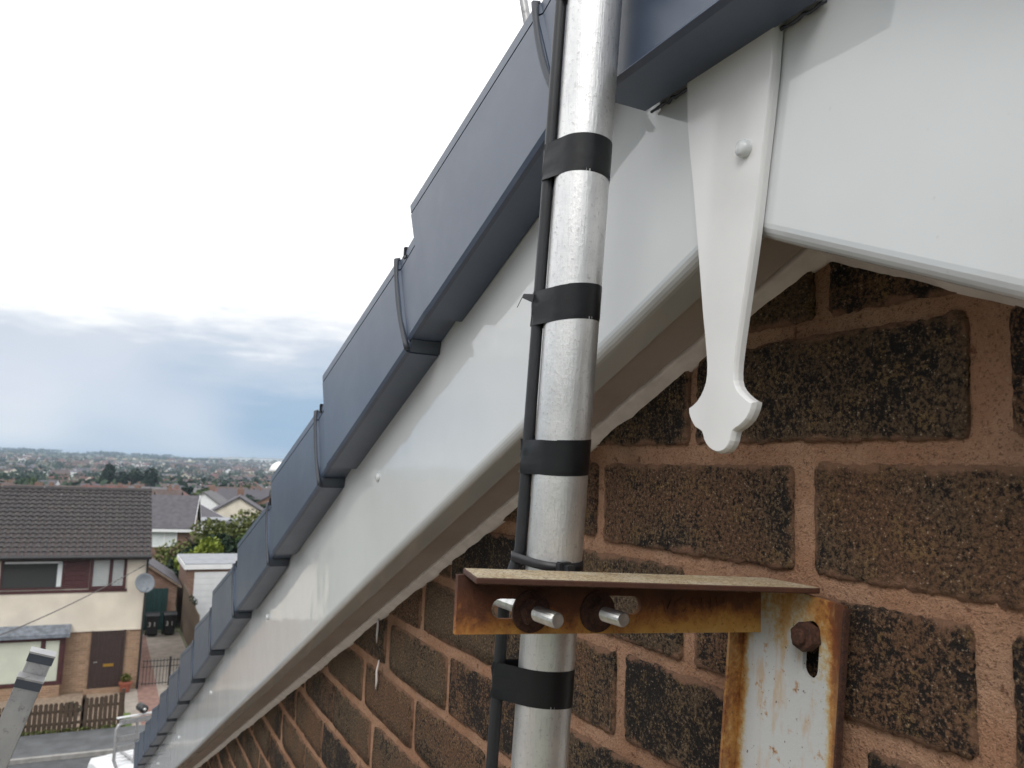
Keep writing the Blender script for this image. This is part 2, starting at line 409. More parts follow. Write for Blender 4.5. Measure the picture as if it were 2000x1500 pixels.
for d in rad[1:]:
    rings.append([bm.verts.new((d*math.cos(2*math.pi*k/NA), d*math.sin(2*math.pi*k/NA), ground_z(d*math.cos(2*math.pi*k/NA), d*math.sin(2*math.pi*k/NA)))) for k in range(NA)])
c0 = bm.verts.new((0, 0, 0))
for k in range(NA): bm.faces.new((c0, rings[0][k], rings[0][(k+1) % NA]))
for a, b in zip(rings, rings[1:]):
    for k in range(NA): bm.faces.new((a[k], b[k], b[(k+1) % NA], a[(k+1) % NA]))
struct('ground', bm, 'countryside', smooth=True)
def sheet(name, x0, x1, y0, y1, z, m):
    bm = bmesh.new(); bm.faces.new([bm.verts.new(p) for p in ((x0, y0, z), (x1, y0, z), (x1, y1, z), (x0, y1, z))]); return struct(name, bm, m)
sheet('road', -26.4, -13.0, -42, 42, .004, 'asphalt')
bm = bmesh.new(); bx(bm, -28.55, -26.55, -42, 42, -.1, .115); struct('pavement', bm, 'pavement_tarmac')
bm = bmesh.new(); bx(bm, -26.548, -26.40, -42, 42, -.1, .118); struct('kerb', bm, 'kerb_stone')
sheet('forecourt', -12.9, 3, -30, 30, .006, 'concrete_drive')
sheet('front_garden', -33.4, -28.6, -9, .72, .020, 'gravel')
sheet('driveway', -43.6, -28.6, .86, 3.5, .012, 'concrete_drive')
sheet('driveway_strip', -43.0, -28.7, 1.30, 1.98, .017, 'red_paving')
bm = bmesh.new(); bx(bm, -30.3, -28.75, .74, 1.02, -.05, .05, 0, .02); struct('lawn_strip', bm, 'grass')
for k, (d, y, w, dp, rz) in enumerate([(2350, -130, 330, 150, .1), (2650, 120, 280, 120, -.2), (2900, -330, 260, 150, .2)]):
    bm = bmesh.new(); n = 12; vs_ = [[None]*(n+1) for _ in range(n+1)]
    for i in range(n+1):
        for j in range(n+1):
            u, v = (i/n-.5)*dp, (j/n-.5)*w; x = -d + u*math.cos(rz) - v*math.sin(rz); yy = y + u*math.sin(rz) + v*math.cos(rz)
            vs_[i][j] = bm.verts.new((x, yy, ground_z(x, yy) + 1.5))
    for i in range(n):
        for j in range(n): bm.faces.new((vs_[i][j], vs_[i+1][j], vs_[i+1][j+1], vs_[i][j+1]))
    struct('stubble_field', bm, 'field_straw')

# ------------------------------------------------------------------ the gabled house (our wall, roof edge, boards)
APX, APZ = -.349, EYE.z + .3154            # point on the apex where the verge bottom line starts
house = thing('gabled_house', 'near gable of dark brick house with white bargeboards and grey verge caps', 'house', (APX, 0, 0))
def hl(name, bm, m, parent=house, **k):
    o = link(name, bm, m, parent, **k)
    return o
HO = Vector((APX, 0, 0))
def SL(a, n, side=-1):
    """slope coordinates: a metres down the slope from the apex, n metres square to it -> house-local x, world z"""
    return (side*(a*CP + n*SP), APZ - a*SP + n*CP)

# mortar backing
top_n = -.07; half = 4.72
zt = APZ + top_n
bm = bmesh.new()
prism(bm, [(-half, 0), (half, 0), (half, zt - half*TP), (0, zt), (-half, zt - half*TP)], 1, .0012, .25)
wall = hl('gable_wall', bm, 'mortar')
# brick courses: bottoms of the bricks, z relative to the eye
GA, BH, PI_ = .0772, .0645, .2255
offs = {-2: -.248, -1: -.350, 0: -.250, 1: -.368, 2: -.248, 3: -.335, 4: -.245, 5: -.352, 6: -.295, 7: -.355, 8: -.25}
inv = Matrix(((rt2.x, rt2.y, rt2.z), (-up2.x, -up2.y, -up2.z), (fw.x, fw.y, fw.z)))
def pix(p):
    c = inv @ (Vector(p) - EYE)
    return (1000 + 1577.8*c.x/c.z, 750 + 1577.8*c.y/c.z) if c.z > .02 else (-9999, -9999)
def brick_mesh(L, H, nx, nz, seed, cut=None):
    """rough brick face with worn arrises; local x along, y into the wall, z up, origin in the middle"""
    r = random.Random(seed); bm = bmesh.new(); vs_ = []
    for i in range(nx+1):
        col_ = []
        for j in range(nz+1):
            u, v = i/nx, j/nz; x, z = (u-.5)*L, (v-.5)*H; y = 0.0
            nv = Vector((x*38, z*38, seed*3.7)); y += .0008*noise.noise(nv) + .0004*noise.noise(nv*4)
            ed = i in (0, nx) or j in (0, nz)
            if ed:
                w = noise.noise(Vector((x*55 + seed, z*55, 5.0)))*.0012 + noise.noise(Vector((x*260 + seed, z*260, 9.0)))*.0017
                if i == 0: x += abs(w)*1.1
                if i == nx: x -= abs(w)*1.1
                if j == 0: z += w
                if j == nz: z += w
                if r.random() < .06: y += .0016
                y += .0008
                if i in (0, nx) and j in (0, nz):
                    k = .0014 + .002*r.random(); x -= math.copysign(k, x); z -= math.copysign(k*.8, z)
            col_.append(bm.verts.new((x, y, z)))
        vs_.append(col_)
    for i in range(nx):
        for j in range(nz): bm.faces.new((vs_[i][j], vs_[i+1][j], vs_[i+1][j+1], vs_[i][j+1]))
    ring = [vs_[i][0] for i in range(nx+1)] + [vs_[nx][j] for j in range(1, nz+1)] + [vs_[i][nz] for i in range(nx-1, -1, -1)] + [vs_[0][j] for j in range(nz-1, 0, -1)]
    back = [bm.verts.new((v.co.x, .05, v.co.z)) for v in ring]; n = len(ring)
    for i in range(n): bm.faces.new((ring[i], ring[(i+1) % n], back[(i+1) % n], back[i]))
    me = bpy.data.meshes.new('brick'); bmesh.ops.recalc_face_normals(bm, faces=bm.faces[:]); bm.to_mesh(me); bm.free()
    me.materials.append(MATS['brick'])
    for p in me.polygons: p.use_smooth = True
    return me
def slope_top(x):      # underside of the soffit at the wall
    return APZ - abs(x-APX)*TP - .164
small = [brick_mesh(PI_-.0125, BH, 5, 2, 900+i) for i in range(7)]
midm = [brick_mesh(PI_-.0125, BH, 12, 4, 700+i) for i in range(7)]
nb = 0; rest = bmesh.new(); rest_list = []
for r_ in range(-3, 106):
    zb = EYE.z + .0258 - GA*r_
    if zb < .05: break
    off = offs.get(r_, -.25 if r_ % 2 == 0 else -.36)
    for k in range(-24, 22):
        cx = off + PI_*(k+.5) + (rng.uniform(-.004, .004)); cz = zb + BH/2
        if abs(cx-APX) > half - .06: continue
        if cz - BH*.45 > slope_top(cx) + .075: continue
        P = [pix((cx + s*.1, 0, cz + t*.03)) for s in (-1, 1) for t in (-1, 1)]
        vis = any(-160 < p[0] < 2250 and -100 < p[1] < 1680 for p in P)
        jx, jz, ry = rng.uniform(-.002, .002), rng.uniform(-.0016, .0016), rng.uniform(-.008, .008)
        if vis and nb < 300:
            sz = max(abs(P[0][0]-P[2][0]), abs(P[1][0]-P[3][0]))
            if sz > 150: me = brick_mesh(PI_-.0135 + rng.uniform(-.004, .002), BH + rng.uniform(-.002, .002), 64, 20, r_*50+k)
            elif sz > 45: me = rng.choice(midm)
            else: me = rng.choice(small)
            b = bpy.data.objects.new('brick', me); C.objects.link(b); b.parent = wall
            b.location = (cx + jx - APX, rng.uniform(-.0024, -.0012), cz + jz); b.rotation_euler = (rng.uniform(-.006, .006), ry, rng.uniform(-.003, .003)); nb += 1
        else: rest_list.append((cx, cz))
for cx, cz in rest_list:
    bx(rest, cx-APX-.1065, cx-APX+.1065, rng.uniform(-.002, .001), .05, cz-BH/2, cz+BH/2)
o = hl('bricks_beyond_view', rest, 'brick_plain', wall, kind='stuff'); o.name = 'brick_courses'
print('bricks', nb, len(rest_list))

# side, rear walls and roof slabs so the house is a closed volume
bm = bmesh.new()
bx(bm, -half, -half+.25, .26, 9.0, 0, zt - half*TP); bx(bm, half-.25, half, .26, 9.0, 0, zt - half*TP)
prism(bm, [(-half, 0), (half, 0), (half, zt - half*TP), (0, zt), (-half, zt - half*TP)], 1, 9.01, 9.25)
hl('outer_wall', bm, 'brown_brick')
for s in (-1, 1):
    bm = bmesh.new(); n = 14; L = 5.35
    for i in range(n):                      # overlapping courses of flat interlocking tiles
        a0, a1 = L*i/n + .06, L*(i+1)/n + .10
        q = [SL(a0, .060, s), SL(a1, .082, s), SL(a1, .066, s), SL(a0, .044, s)]
        prism(bm, q, 1, -.030, 9.3)
    hl('roof_slope', bm, 'concrete_tile')
    bm = bmesh.new(); prism(bm, [SL(.1, .03, s), SL(L, .03, s), SL(L, -.02, s), SL(.1, -.02, s)], 1, .0, 9.2)
    hl('roof_deck', bm, 'dark_timber')

# bargeboards: front at y -.079, lower edge follows the wall line
def board_profile():
    # (y, n) section; lower arris rounded, small return lip at the back
    nb_, nt = -.1575, .012; y0, y1 = -.079, -.050
    arc = [(y0 + .008*(1-math.cos(R(a))), nb_ + .008*(1-math.sin(R(a)))) for a in range(0, 91, 18)]
    return [(y0, nt)] + arc + [(y1, nb_), (y1, nb_ + .006), (y1 - .012, nb_ + .006), (y1 - .012, nt)]
def loft(bm, secs, close=True):
    n = len(secs[0]); vs_ = [[bm.verts.new(p) for p in s] for s in secs]
    for a, b in zip(vs_, vs_[1:]):
        for i in range(n): bm.faces.new((a[i], a[(i+1) % n], b[(i+1) % n], b[i]))
    if close: bm.faces.new(vs_[0]); bm.faces.new(vs_[-1][::-1])
    return vs_
def board(side, L):
    bm = bmesh.new(); secs = []
    prof = board_profile()
    # mitred at the apex: x = 0 plane (house-local), tiny gap
    s0 = []
    for y, n in prof:
        a = -n*SP/CP + .0006/CP
        x, z = SL(a, n, side); s0.append((x, y, z))
    secs.append(s0)
    for i in range(1, 31):
        a = L*i/30; wob = .0012*math.sin(a*5.1 + 1)
        secs.append([(SL(a, n, side)[0], y + (wob if y < -.06 else 0), SL(a, n, side)[1]) for y, n in prof])
    loft(bm, secs)
    o = hl('bargeboard', bm, 'upvc')
    for p in o.data.polygons: p.use_smooth = False
    return o
bl = board(-1, 5.2); bl['label'] = 'glossy white bargeboard running down to the eaves'
br = board(1, 5.2)
for s in (-1, 1):
    bm = bmesh.new(); nS = -.1535
    secs = []
    for i in range(0, 21):
        a = 5.15*i/20 + .01
        if i == 0: a = -nS*SP/CP
        secs.append([(SL(a, n, s)[0], y, SL(a, n, s)[1]) for y, n in ((-.0515, nS), (.0, nS - .0015), (.0, nS + .010), (-.0515, nS + .010))])
    loft(bm, secs); hl('soffit', bm, 'soffit_plastic')
    # sealant bead smeared between soffit and brick
    bm = bmesh.new(); pts = []; m = 260 if s < 0 else 60; L = 4.6 if s < 0 else 1.0
    secs = []
    for i in range(m):
        a = .065 + (L)*(i/m)**1.4; w = noise.noise(Vector((a*9, 2.0+s, 0)))*.5 + noise.noise(Vector((a*40, 7.0, 0)))*.3 + noise.noise(Vector((a*130, 3.0, 0)))*.22
        d = .0065 + .0042*w
        pr = [(-.0135 - .003*w, nS-.0012), (-.010 - .003*w, nS - .0045), (-.004, nS - .0035 - d*.55), (-.0012, nS - d - .0035), (.003, nS - d - .0035), (.003, nS-.0012)]
        secs.append([(SL(a, n, s)[0], y, SL(a, n, s)[1]) for y, n in pr])
    loft(bm, secs); hl('sealant_bead', bm, 'sealant', smooth=True)
# curled sealant trimmings stuck to the brick
for pts in ([(-.842, 8.122), (-.836, 8.128), (-.834, 8.12), (-.841, 8.103), (-.846, 8.092)], [(-.826, 8.072), (-.829, 8.055), (-.826, 8.043), (-.832, 8.030)],
            [(.075, 8.487), (.078, 8.480), (.080, 8.476)], [(.107, 8.484), (.109, 8.478), (.113, 8.475)]):
    bm = bmesh.new(); tube(bm, [(x, -.0035 - .002*math.sin(i), z) for i, (x, z) in enumerate(pts)], [.0009, .0018, .002, .0018, .0007][:len(pts)], 6)
    hl('sealant_curl', bm, 'sealant', smooth=True)

# screw caps on the boards
def cap(parent, x, z, y, r=.0065, loc0=HO):
    bm = bmesh.new(); pr = [(0, .0052), (.55, .0050), (.88, .0040), (1.0, .0022), (1.0, 0)]
    seg = 16; rings = []
    for f_, h in pr[1:]:
        rings.append([bm.verts.new((x + r*f_*math.cos(2*math.pi*k/seg), y - h, z + r*f_*math.sin(2*math.pi*k/seg))) for k in range(seg)])
    bm.faces.new(rings[0])
    for a, b in zip(rings, rings[1:]):
        for k in range(seg): bm.faces.new((a[k], a[(k+1) % seg], b[(k+1) % seg], b[k]))
    return link('screw_cap', bm, 'upvc', parent, smooth=True)
for a, n in ((.7101, -.0481), (1.4339, -.0447), (2.238, -.0524), (3.038, -.0676), (3.903, -.0689)):
    x, z = SL(a, n); cap(bl, x, z, -.0785, .0055)
for a, n in ((.9, -.05), (1.7, -.06)):
    x, z = SL(a, n, 1); cap(br, x, z, -.0785)

# finial hanging over the mitre of the two boards (outline in house-local x, world z)
FZ = EYE.z
fo = [(-.029, .262), (-.0275, .215), (-.0215, .175), (-.0155, .130), (-.0110, .095), (-.0075, .072), (-.0070, .060), (-.0095, .0525), (-.0150, .0462), (-.0222, .0425), (-.0222, .0390),
      (-.0200, .0345), (-.0160, .0300), (-.0105, .0275), (-.0085, .0228), (-.0045, .0185), (.0010, .0160), (.0062, .0158), (.0110, .0178), (.0145, .0222), (.0160, .0272),
      (.0205, .0292), (.0265, .0332), (.0300, .0385), (.0312, .0425), (.0280, .0436), (.0225, .0472), (.0180, .0520), (.0168, .0590), (.0185, .0720), (.0240, .100), (.0300, .130), (.0370, .175), (.0430, .215), (.0475, .262)]
def offset_in(poly, d):
    n = len(poly); out = []
    for i in range(n):
        p, a, b = Vector(poly[i]), Vector(poly[i-1]), Vector(poly[(i+1) % n])
        t1, t2 = (p-a).normalized(), (b-p).normalized(); nn = Vector((-t1.y, t1.x)) + Vector((-t2.y, t2.x))
        nn = nn.normalized() if nn.length > 1e-6 else Vector((0, 0)); out.append(p + nn*d)
    return [tuple(v) for v in out]
def catmull(poly, k=3, fixed=()):
    out = []; n = len(poly)
    for i in range(n):
        p0, p1, p2, p3 = (Vector(poly[(i+j) % n]) for j in (-1, 0, 1, 2))
        if (p2-p1).length > .06: out.append(tuple(p1)); continue
        if i % n in fixed: p0 = p1
        if (i+1) % n in fixed: p3 = p2
        for j in range(k):
            t = j/k; out.append(tuple(.5*((2*p1) + (p2-p0)*t + (2*p0-5*p1+4*p2-p3)*t*t + (3*p1-p0-3*p2+p3)*t**3)))
    return out
fo = [(x-.0022, z) for x, z in catmull(fo, 2, (0, 9, 24, 34))]
bm = bmesh.new(); fy0, fy1 = -.0858, -.0797
secs = [[(x, fy1, FZ+z) for x, z in fo], [(x, fy0+.0026, FZ+z) for x, z in fo], [(x, fy0+.0009, FZ+z) for x, z in offset_in(fo, .0007)], [(x, fy0, FZ+z) for x, z in offset_in(fo, .0013)]]
loft(bm, secs); bm.normal_update(); bmesh.ops.triangulate(bm, faces=[f for f in bm.faces if len(f.verts) > 6], ngon_method='BEAUTY')
fin = hl('finial', bm, 'finial_plastic'); fin['label'] = 'white tapering finial with a lobed foot over the mitre'
cap(fin, -.328-APX+.001, FZ+.182, fy0, .0050)

# dry-verge caps: each a hollow-looking cover stepping over the one below
YO = -.116
def unit(side, a_r, a_t, idx):
    """one verge cap: neck above the bead at a_r, body down to the tail at a_t"""
    def sec(a, nb_, nt, yo, skew=0):
        q = [(yo+.0055, nb_), (yo+.002, nb_+.0014), (yo, nb_+.0055), (yo, nt-.0156), (yo+.0028, nt-.0150), (yo+.0028, nt-.0140), (yo+.0002, nt-.0134),
             (yo+.0005, nt-.0030), (yo+.0026, nt), (-.030, nt-.004), (-.030, nb_+.03), (-.0795, nb_+.03), (-.0795, nb_)]
        return [(SL(a + skew*(n-.07), n, side)[0], y, SL(a + skew*(n-.07), n, side)[1]) for y, n in q]
    bm = bmesh.new(); k = rng.uniform(-.0012, .0012); sp = a_t - a_r
    loft(bm, [sec(a_r-.13, .011, .1140, YO+.0030+k), sec(a_r-.004, .0095, .1168, YO+.0026+k), sec(a_r, .0, .1185, YO+.0008+k)])
    b0 = len(bm.verts)
    loft(bm, [sec(a_r+.0005, -.001, .1188, YO+k), sec(a_r+sp*.45, -.0006, .1320, YO-.0012+k), sec(a_r+sp*.93, .0003, .1455, YO-.003+k, .02), sec(a_t, .0008, .1470, YO-.0036+k, .03)])
    o = hl('verge_cap', bm, 'verge_plastic')
    # moulded bead where the next cap up stops
    bm = bmesh.new(); pts = []
    for i in range(15):
        n = .001 + .1165*i/14; a = a_r + .0068*math.sin(math.pi*(i/14)) - .0055*(1-i/14)**2
        x, z = SL(a, n, side); pts.append((x, YO + .0004 + k, z))
    x, z = SL(a_r, .1180, side); pts.append((x, YO+.004+k, z))
    tube(bm, pts, .0032, 8); link('bead', bm, 'verge_bead', o, smooth=True)
    bm = bmesh.new(); prism(bm, [SL(a_r-.002, .0005, side), SL(a_r-.0105, .0100, side), SL(a_r-.0115, .0085, side), SL(a_r-.003, -.0015, side)], 1, YO+.004, -.0797)
    link('drip_edge', bm, 'verge_bead', o)
    # little black clip at the head
    bm = bmesh.new(); x, z = SL(a_r-.022, .1155, side)
    bx(bm, x-.0022, x+.0022, YO+.0005, YO+.020, z-.010, z+.0035, 0, .0008); bx(bm, x-.002, x+.007, YO+.0005, YO+.016, z-.0095, z-.0068)
    link('clip', bm, 'black_plastic', o)
    return o
ar = [.146 - .35, .146, .487] + [.487 + .379*i for i in range(1, 12)]
at = [.0835, .4235] + [.4235 + .379*i for i in range(1, 13)]
for i, (a, t) in enumerate(zip(ar, at)):
    if a < 0: continue
    unit(-1, a, t, i)
for i in range(5): unit(1, .146 + .37*i, .4235 + .37*i, 50+i)
# short cap pieces tucked under the ridge end
for s in (-1, 1):
    bm = bmesh.new()
    q = lambda a, yo: [(SL(a, n, s)[0], y, SL(a, n, s)[1]) for y, n in ((yo+.005, .002), (yo, .007), (yo, .118), (yo+.0026, .121), (-.03, .119), (-.03, .03), (-.0795, .03), (-.0795, .002))]
    loft(bm, [q(.012, YO+.002), q(.0835, YO-.001)]); hl('verge_cap', bm, 'verge_plastic')
# verge stop at the eaves
# ridge end cap: angular hood with a flat lower edge
bm = bmesh.new(); RZ = EYE.z + .2425
def ridge_sec(y, g_=0.0):
    w = .074 - g_
    return [(-w, y, RZ+g_), (-w-.004, y, RZ+.02), (-w-.002, y, RZ+.125), (-.055+g_, y, RZ+.190-g_), (-.02, y, RZ+.213-g_), (.02, y, RZ+.213-g_), (.055-g_, y, RZ+.190-g_), (w+.002, y, RZ+.125), (w+.004, y, RZ+.02), (w, y, RZ+g_)]
loft(bm, [ridge_sec(-.1235, .004), ridge_sec(-.1255, .0015), ridge_sec(-.121, 0), ridge_sec(-.085, 0), ridge_sec(-.0802, .006)])
rc = hl('ridge_end_cap', bm, 'verge_plastic'); rc['label'] = 'dark grey ridge end cap hooding the apex'
bm = bmesh.new()
for k in range(16):
    y0 = -.078 + k*.45
    prism(bm, [(-.115, RZ+.118), (0, RZ+.215 + .004*(k % 2)), (.115, RZ+.118), (.105, RZ+.105), (0, RZ+.195), (-.105, RZ+.105)], 1, y0, y0+.448)
hl('ridge_tile', bm, 'concrete_tile')
# rough black mastic under the hood
bm = bmesh.new(); pts = [(-.072 + .146*i/40, -.0815 + .001*noise.noise(Vector((i*.7, 0, 0))), RZ - .0005 + .0022*noise.noise(Vector((i*.9, 4, 0)))) for i in range(41)]
tube(bm, pts, [.0011 + .0008*noise.noise(Vector((i*.8, 9, 0))) for i in range(41)], 6); hl('mastic', bm, 'verge_bead', smooth=True)
# gutter along the left eaves
bm = bmesh.new(); x, z = SL(5.34, .03)
pr = [(x-.055+.055*math.cos(R(a)), z-.01+.055*math.sin(R(a))) for a in range(180, 361, 20)]
prism(bm, pr + [(x-.003, z-.01), (x-.055, z-.062), (x-.107, z-.01)][::1], 1, -.02, 9.2); hl('gutter', bm, 'black_plastic')

# ------------------------------------------------------------------ mast, tapes, cable
MX0, MY0, MZ0 = -.4300, .240-.385, EYE.z-.165; MX1, MY1, MZ1 = -.3937, .240-.385, EYE.z+.2727
def M(z):   # axis of the mast at world height z
    t = (z-MZ0)/(MZ1-MZ0); return Vector((MX0+(MX1-MX0)*t, MY0+(MY1-MY0)*t, z))
MR = .0164
mast = thing('aerial_mast', 'scratched aluminium aerial mast clamped to the rusty bracket', 'mast', tuple(M(EYE.z-1.3)))
mo = mast.location.copy()
def ml(name, bm, m, parent=mast, **k):
    o = link(name, bm, m, parent, **k)
    o.matrix_parent_inverse = Matrix.Translation(-mo); return o
bm = bmesh.new(); tube(bm, [M(EYE.z - 1.3 + 2.5*i/10) for i in range(11)], MR, 48); ml('tube', bm, 'weathered_aluminium', smooth=True)
maxis = (M(EYE.z+1) - M(EYE.z)).normalized()
def cable_pt(z):
    c = M(z); d = Vector((-.62, -.785, 0)).normalized()     # lies on the left front of the tube
    sway = .0
    if z < EYE.z - .048: sway = .0075*min(1, (EYE.z-.048-z)/.02)
    return c + d*(MR + .0042 + sway)
CR = .0036
def tape(z, h, ang0, wrinkle, flag=0):
    """tape wound round tube and cable: hull outline swept over height h"""
    cs = []; c = M(z); cb = cable_pt(z); 
    pts = []
    seg = 56
    d = Vector((cb.x-c.x, cb.y-c.y, 0)); L = d.length; a0 = math.atan2(d.y, d.x)
    # convex hull of the two circles
    r1, r2 = MR+.00015, CR+.00015; al = math.acos((r1-r2)/L)
    for k in range(45):
        a = a0 + al + (2*math.pi-2*al)*k/44; pts.append(Vector((r1*math.cos(a), r1*math.sin(a), 0)))
    for k in range(13):
        a = a0 - al + 2*al*k/12; pts.append(d + Vector((r2*math.cos(a), r2*math.sin(a), 0)))
    bm = bmesh.new(); rows = []
    for j in range(7):
        zz = z + h*(j/6 - .5); off = M(zz); row = []
        for i, p in enumerate(pts):
            k = 1 + (wrinkle*.06*noise.noise(Vector((i*.5, j*.7, z*9))) if i > 40 else .004*noise.noise(Vector((i*.2, j*.5, z*5))))
            tilt = .0014*math.sin(i*2*math.pi/len(pts) + z*20)
            row.append(bm.verts.new(Vector((off.x, off.y, zz + tilt)) + p*k))
        rows.append(row)
    n = len(pts)
    for a, b in zip(rows, rows[1:]):
        for i in range(n): bm.faces.new((a[i], a[(i+1) % n], b[(i+1) % n], b[i]))
    o = ml('tape_band', bm, 'tape', smooth=True)
    bm = bmesh.new(); rows2 = []          # outer turn of the tape, stopping part way round
    for j in range(4):
        zz = z + h*(.94*j/3 - .47) + .0006; off = M(zz); rows2.append([bm.verts.new(Vector((off.x, off.y, zz + .0012*math.sin(i*2*math.pi/n + z*20) + .0010*i/30)) + pts[i % n]*(1.014 + .004*noise.noise(Vector((i*.5, j, z*7))))) for i in range(6, 47)])
    for a, b in zip(rows2, rows2[1:]):
        for i in range(len(a)-1): bm.faces.new((a[i], a[i+1], b[i+1], b[i]))
    link('outer_turn', bm, 'tape', o, smooth=True)
    if flag:      # loose end of tape standing off beside the cable
        bm = bmesh.new(); t0 = cb + Vector((-.002, -.0042, 0)); 
        P = [t0 + Vector((.004, .0, h*.36)), t0 + Vector((.004, -.001, h*.10)), t0 + Vector((-.0045, -.004, h*.30)), t0 + Vector((-.0105, -.004, h*.06)), t0 + Vector((-.004, -.003, h*.42))]
        for P_ in P: P_.z += z - cb.z
        v = [bm.verts.new(p) for p in P]; bm.faces.new((v[0], v[1], v[2], v[4])); bm.faces.new((v[2], v[3], v[4]))
        o2 = link('loose_end', bm, 'tape', o); sm = o2.modifiers.new('thick', 'SOLIDIFY'); sm.thickness = .0004
    return o
tape(EYE.z+.1858, .0222, 0, 1, 0); tape(EYE.z+.0998, .0205, 0, 1, 1); tape(EYE.z+.0113, .0200, 0, 1.4, 0); tape(EYE.z-.1218, .0208, 0, 1, 0)
tape(EYE.z+.2960, .018, 0, 1, 0)
# cable tie
bm = bmesh.new(); zt_ = EYE.z-.0500; c = M(zt_); cb = cable_pt(zt_); d = Vector((cb.x-c.x, cb.y-c.y, 0)); L = d.length; a0 = math.atan2(d.y, d.x)
rows = [[], []]
r1, r2 = MR+.0009, CR+.0009; al = math.acos((r1-r2)/L); pts = []
for k in range(45): a = a0 + al + (2*math.pi-2*al)*k/44; pts.append(Vector((r1*math.cos(a), r1*math.sin(a), 0)))
for k in range(9): a = a0 - al + 2*al*k/8; pts.append(d + Vector((r2*math.cos(a), r2*math.sin(a), 0)))
for j in (0, 1):
    for p in pts: rows[j].append(bm.verts.new(c + p + Vector((0, 0, (j-.5)*.0052 - p.x*.10 - p.y*.02))))
for i in range(len(pts)): bm.faces.new((rows[0][i], rows[0][(i+1) % len(pts)], rows[1][(i+1) % len(pts)], rows[1][i]))
tie = ml('cable_tie', bm, 'black_plastic', smooth=True); sm = tie.modifiers.new('thick', 'SOLIDIFY'); sm.thickness = .0014
bm = bmesh.new(); hp = c + Vector((.0170, -.0035, -.0018)); bx(bm, hp.x-.0035, hp.x+.0035, hp.y-.004, hp.y+.0045, hp.z-.0042, hp.z+.0035, 0, .0008)
bx(bm, hp.x+.0025, hp.x+.0085, hp.y-.0018, hp.y+.0028, hp.z-.0026, hp.z+.0022, 0, .0005)
link('tie_head', bm, 'black_plastic', tie)
# coax cable
bm = bmesh.new(); tube(bm, [cable_pt(EYE.z + .95 - 2.1*i/150) for i in range(151)], CR, 14)
cable = link('aerial_cable', bm, 'cable_rubber', smooth=True)
tag(cable, 'black coaxial cable taped along the left of the aluminium mast', 'cable')

# ------------------------------------------------------------------ rusty wall bracket
WB = Vector((-.391, -.0105, EYE.z-.0768))      # arm meets the plate
brk = thing('wall_bracket', 'rusty white painted steel bracket bolted to the brick wall', 'bracket', (WB.x, 0, WB.z-.30))
bo = brk.location.copy()
def kl(name, bm, m, parent=brk, **k):
    o = link(name, bm, m, parent, **k)
    if parent is brk: o.matrix_parent_inverse = Matrix.Translation(-bo)
    return o
# arm: an angle with its web upright (normal along x) and its top leg towards the viewer; its outer end is 8 mm higher
tilt = math.atan2(.0088, .197)
arm = bpy.data.objects.new('arm_tmp', None)
def AP(v, w, x):    # v: out from wall along the arm, w: up the web, x: towards +x
    return (x, -v*math.cos(tilt) - w*math.sin(tilt)*0, w + v*math.sin(tilt))
LEN = .2080
web_loop = [(-.006, -.0150), (LEN, -.0150), (LEN, .0150), (-.006, .0150)]
s1 = slot(.1720, -.0020, .0110, .0052); s2 = slot(.1120, .0005, .0140, .0052)
bm = plate(web_loop, [s1, s2], lambda u, v, w: AP(u, v, -w), .0032)
web = kl('arm', bm, 'rusty_paint'); web.location = WB; web['label'] = 'rust stained horizontal arm of the bracket'
bm = bmesh.new()
fl = [(-.004, 0), (LEN-.004, 0), (LEN + .0065, .0400), (.006, .0490), (-.001, .0475), (-.004, .040)]
v0 = [bm.verts.new(AP(u, .0150, x - .003)) for u, x in fl]; v1 = [bm.verts.new(AP(u, .0182, x - .003)) for u, x in fl]
bm.faces.new(v0); bm.faces.new(v1[::-1])
for i in range(len(fl)): bm.faces.new((v0[i], v0[(i+1) % len(fl)], v1[(i+1) % len(fl)], v1[i]))
bmesh.ops.bevel(bm, geom=bm.edges[:], offset=.0006, segments=1, affect='EDGES')
bm.normal_update()
o = link('top_leg', bm, ['gritty_paint', 'rusty_paint'], web)
for p in o.data.polygons: p.material_index = 0 if p.normal.z > .8 else 1
# embossed maker's letters on the web
tc = bpy.data.curves.new('lettering', 'FONT'); tc.body = 'VOSNH'; tc.size = .0125; tc.extrude = .0005; tc.space_character = 1.25
to = bpy.data.objects.new('lettering', tc); C.objects.link(to)
bpy.context.view_layer.update(); me = bpy.data.meshes.new_from_object(to.evaluated_get(bpy.context.evaluated_depsgraph_get())); bpy.data.objects.remove(to)
me.transform(Matrix(((0, 0, 1, .0004), (1, 0, 0, -.0785), (0, 1, 0, -.0010), (0, 0, 0, 1))))
link('lettering', me, 'rusty_paint', web)
# post: shallow channel with a forward lip on its left and a return to the wall on its right
post_rot = R(5.0)
PW = .0380
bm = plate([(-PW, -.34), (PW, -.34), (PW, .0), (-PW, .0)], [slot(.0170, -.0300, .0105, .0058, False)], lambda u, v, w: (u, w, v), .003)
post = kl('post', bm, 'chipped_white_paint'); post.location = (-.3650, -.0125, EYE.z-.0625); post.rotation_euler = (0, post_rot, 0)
post['label'] = 'white flaking post of the bracket streaked with rust'
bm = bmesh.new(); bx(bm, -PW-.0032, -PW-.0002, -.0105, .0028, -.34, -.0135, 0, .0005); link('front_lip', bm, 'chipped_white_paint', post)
bm = bmesh.new(); bx(bm, PW+.0002, PW+.0022, -.0012, .0035, -.34, -.001, 0, .0005); link('wall_return', bm, 'rust', post)
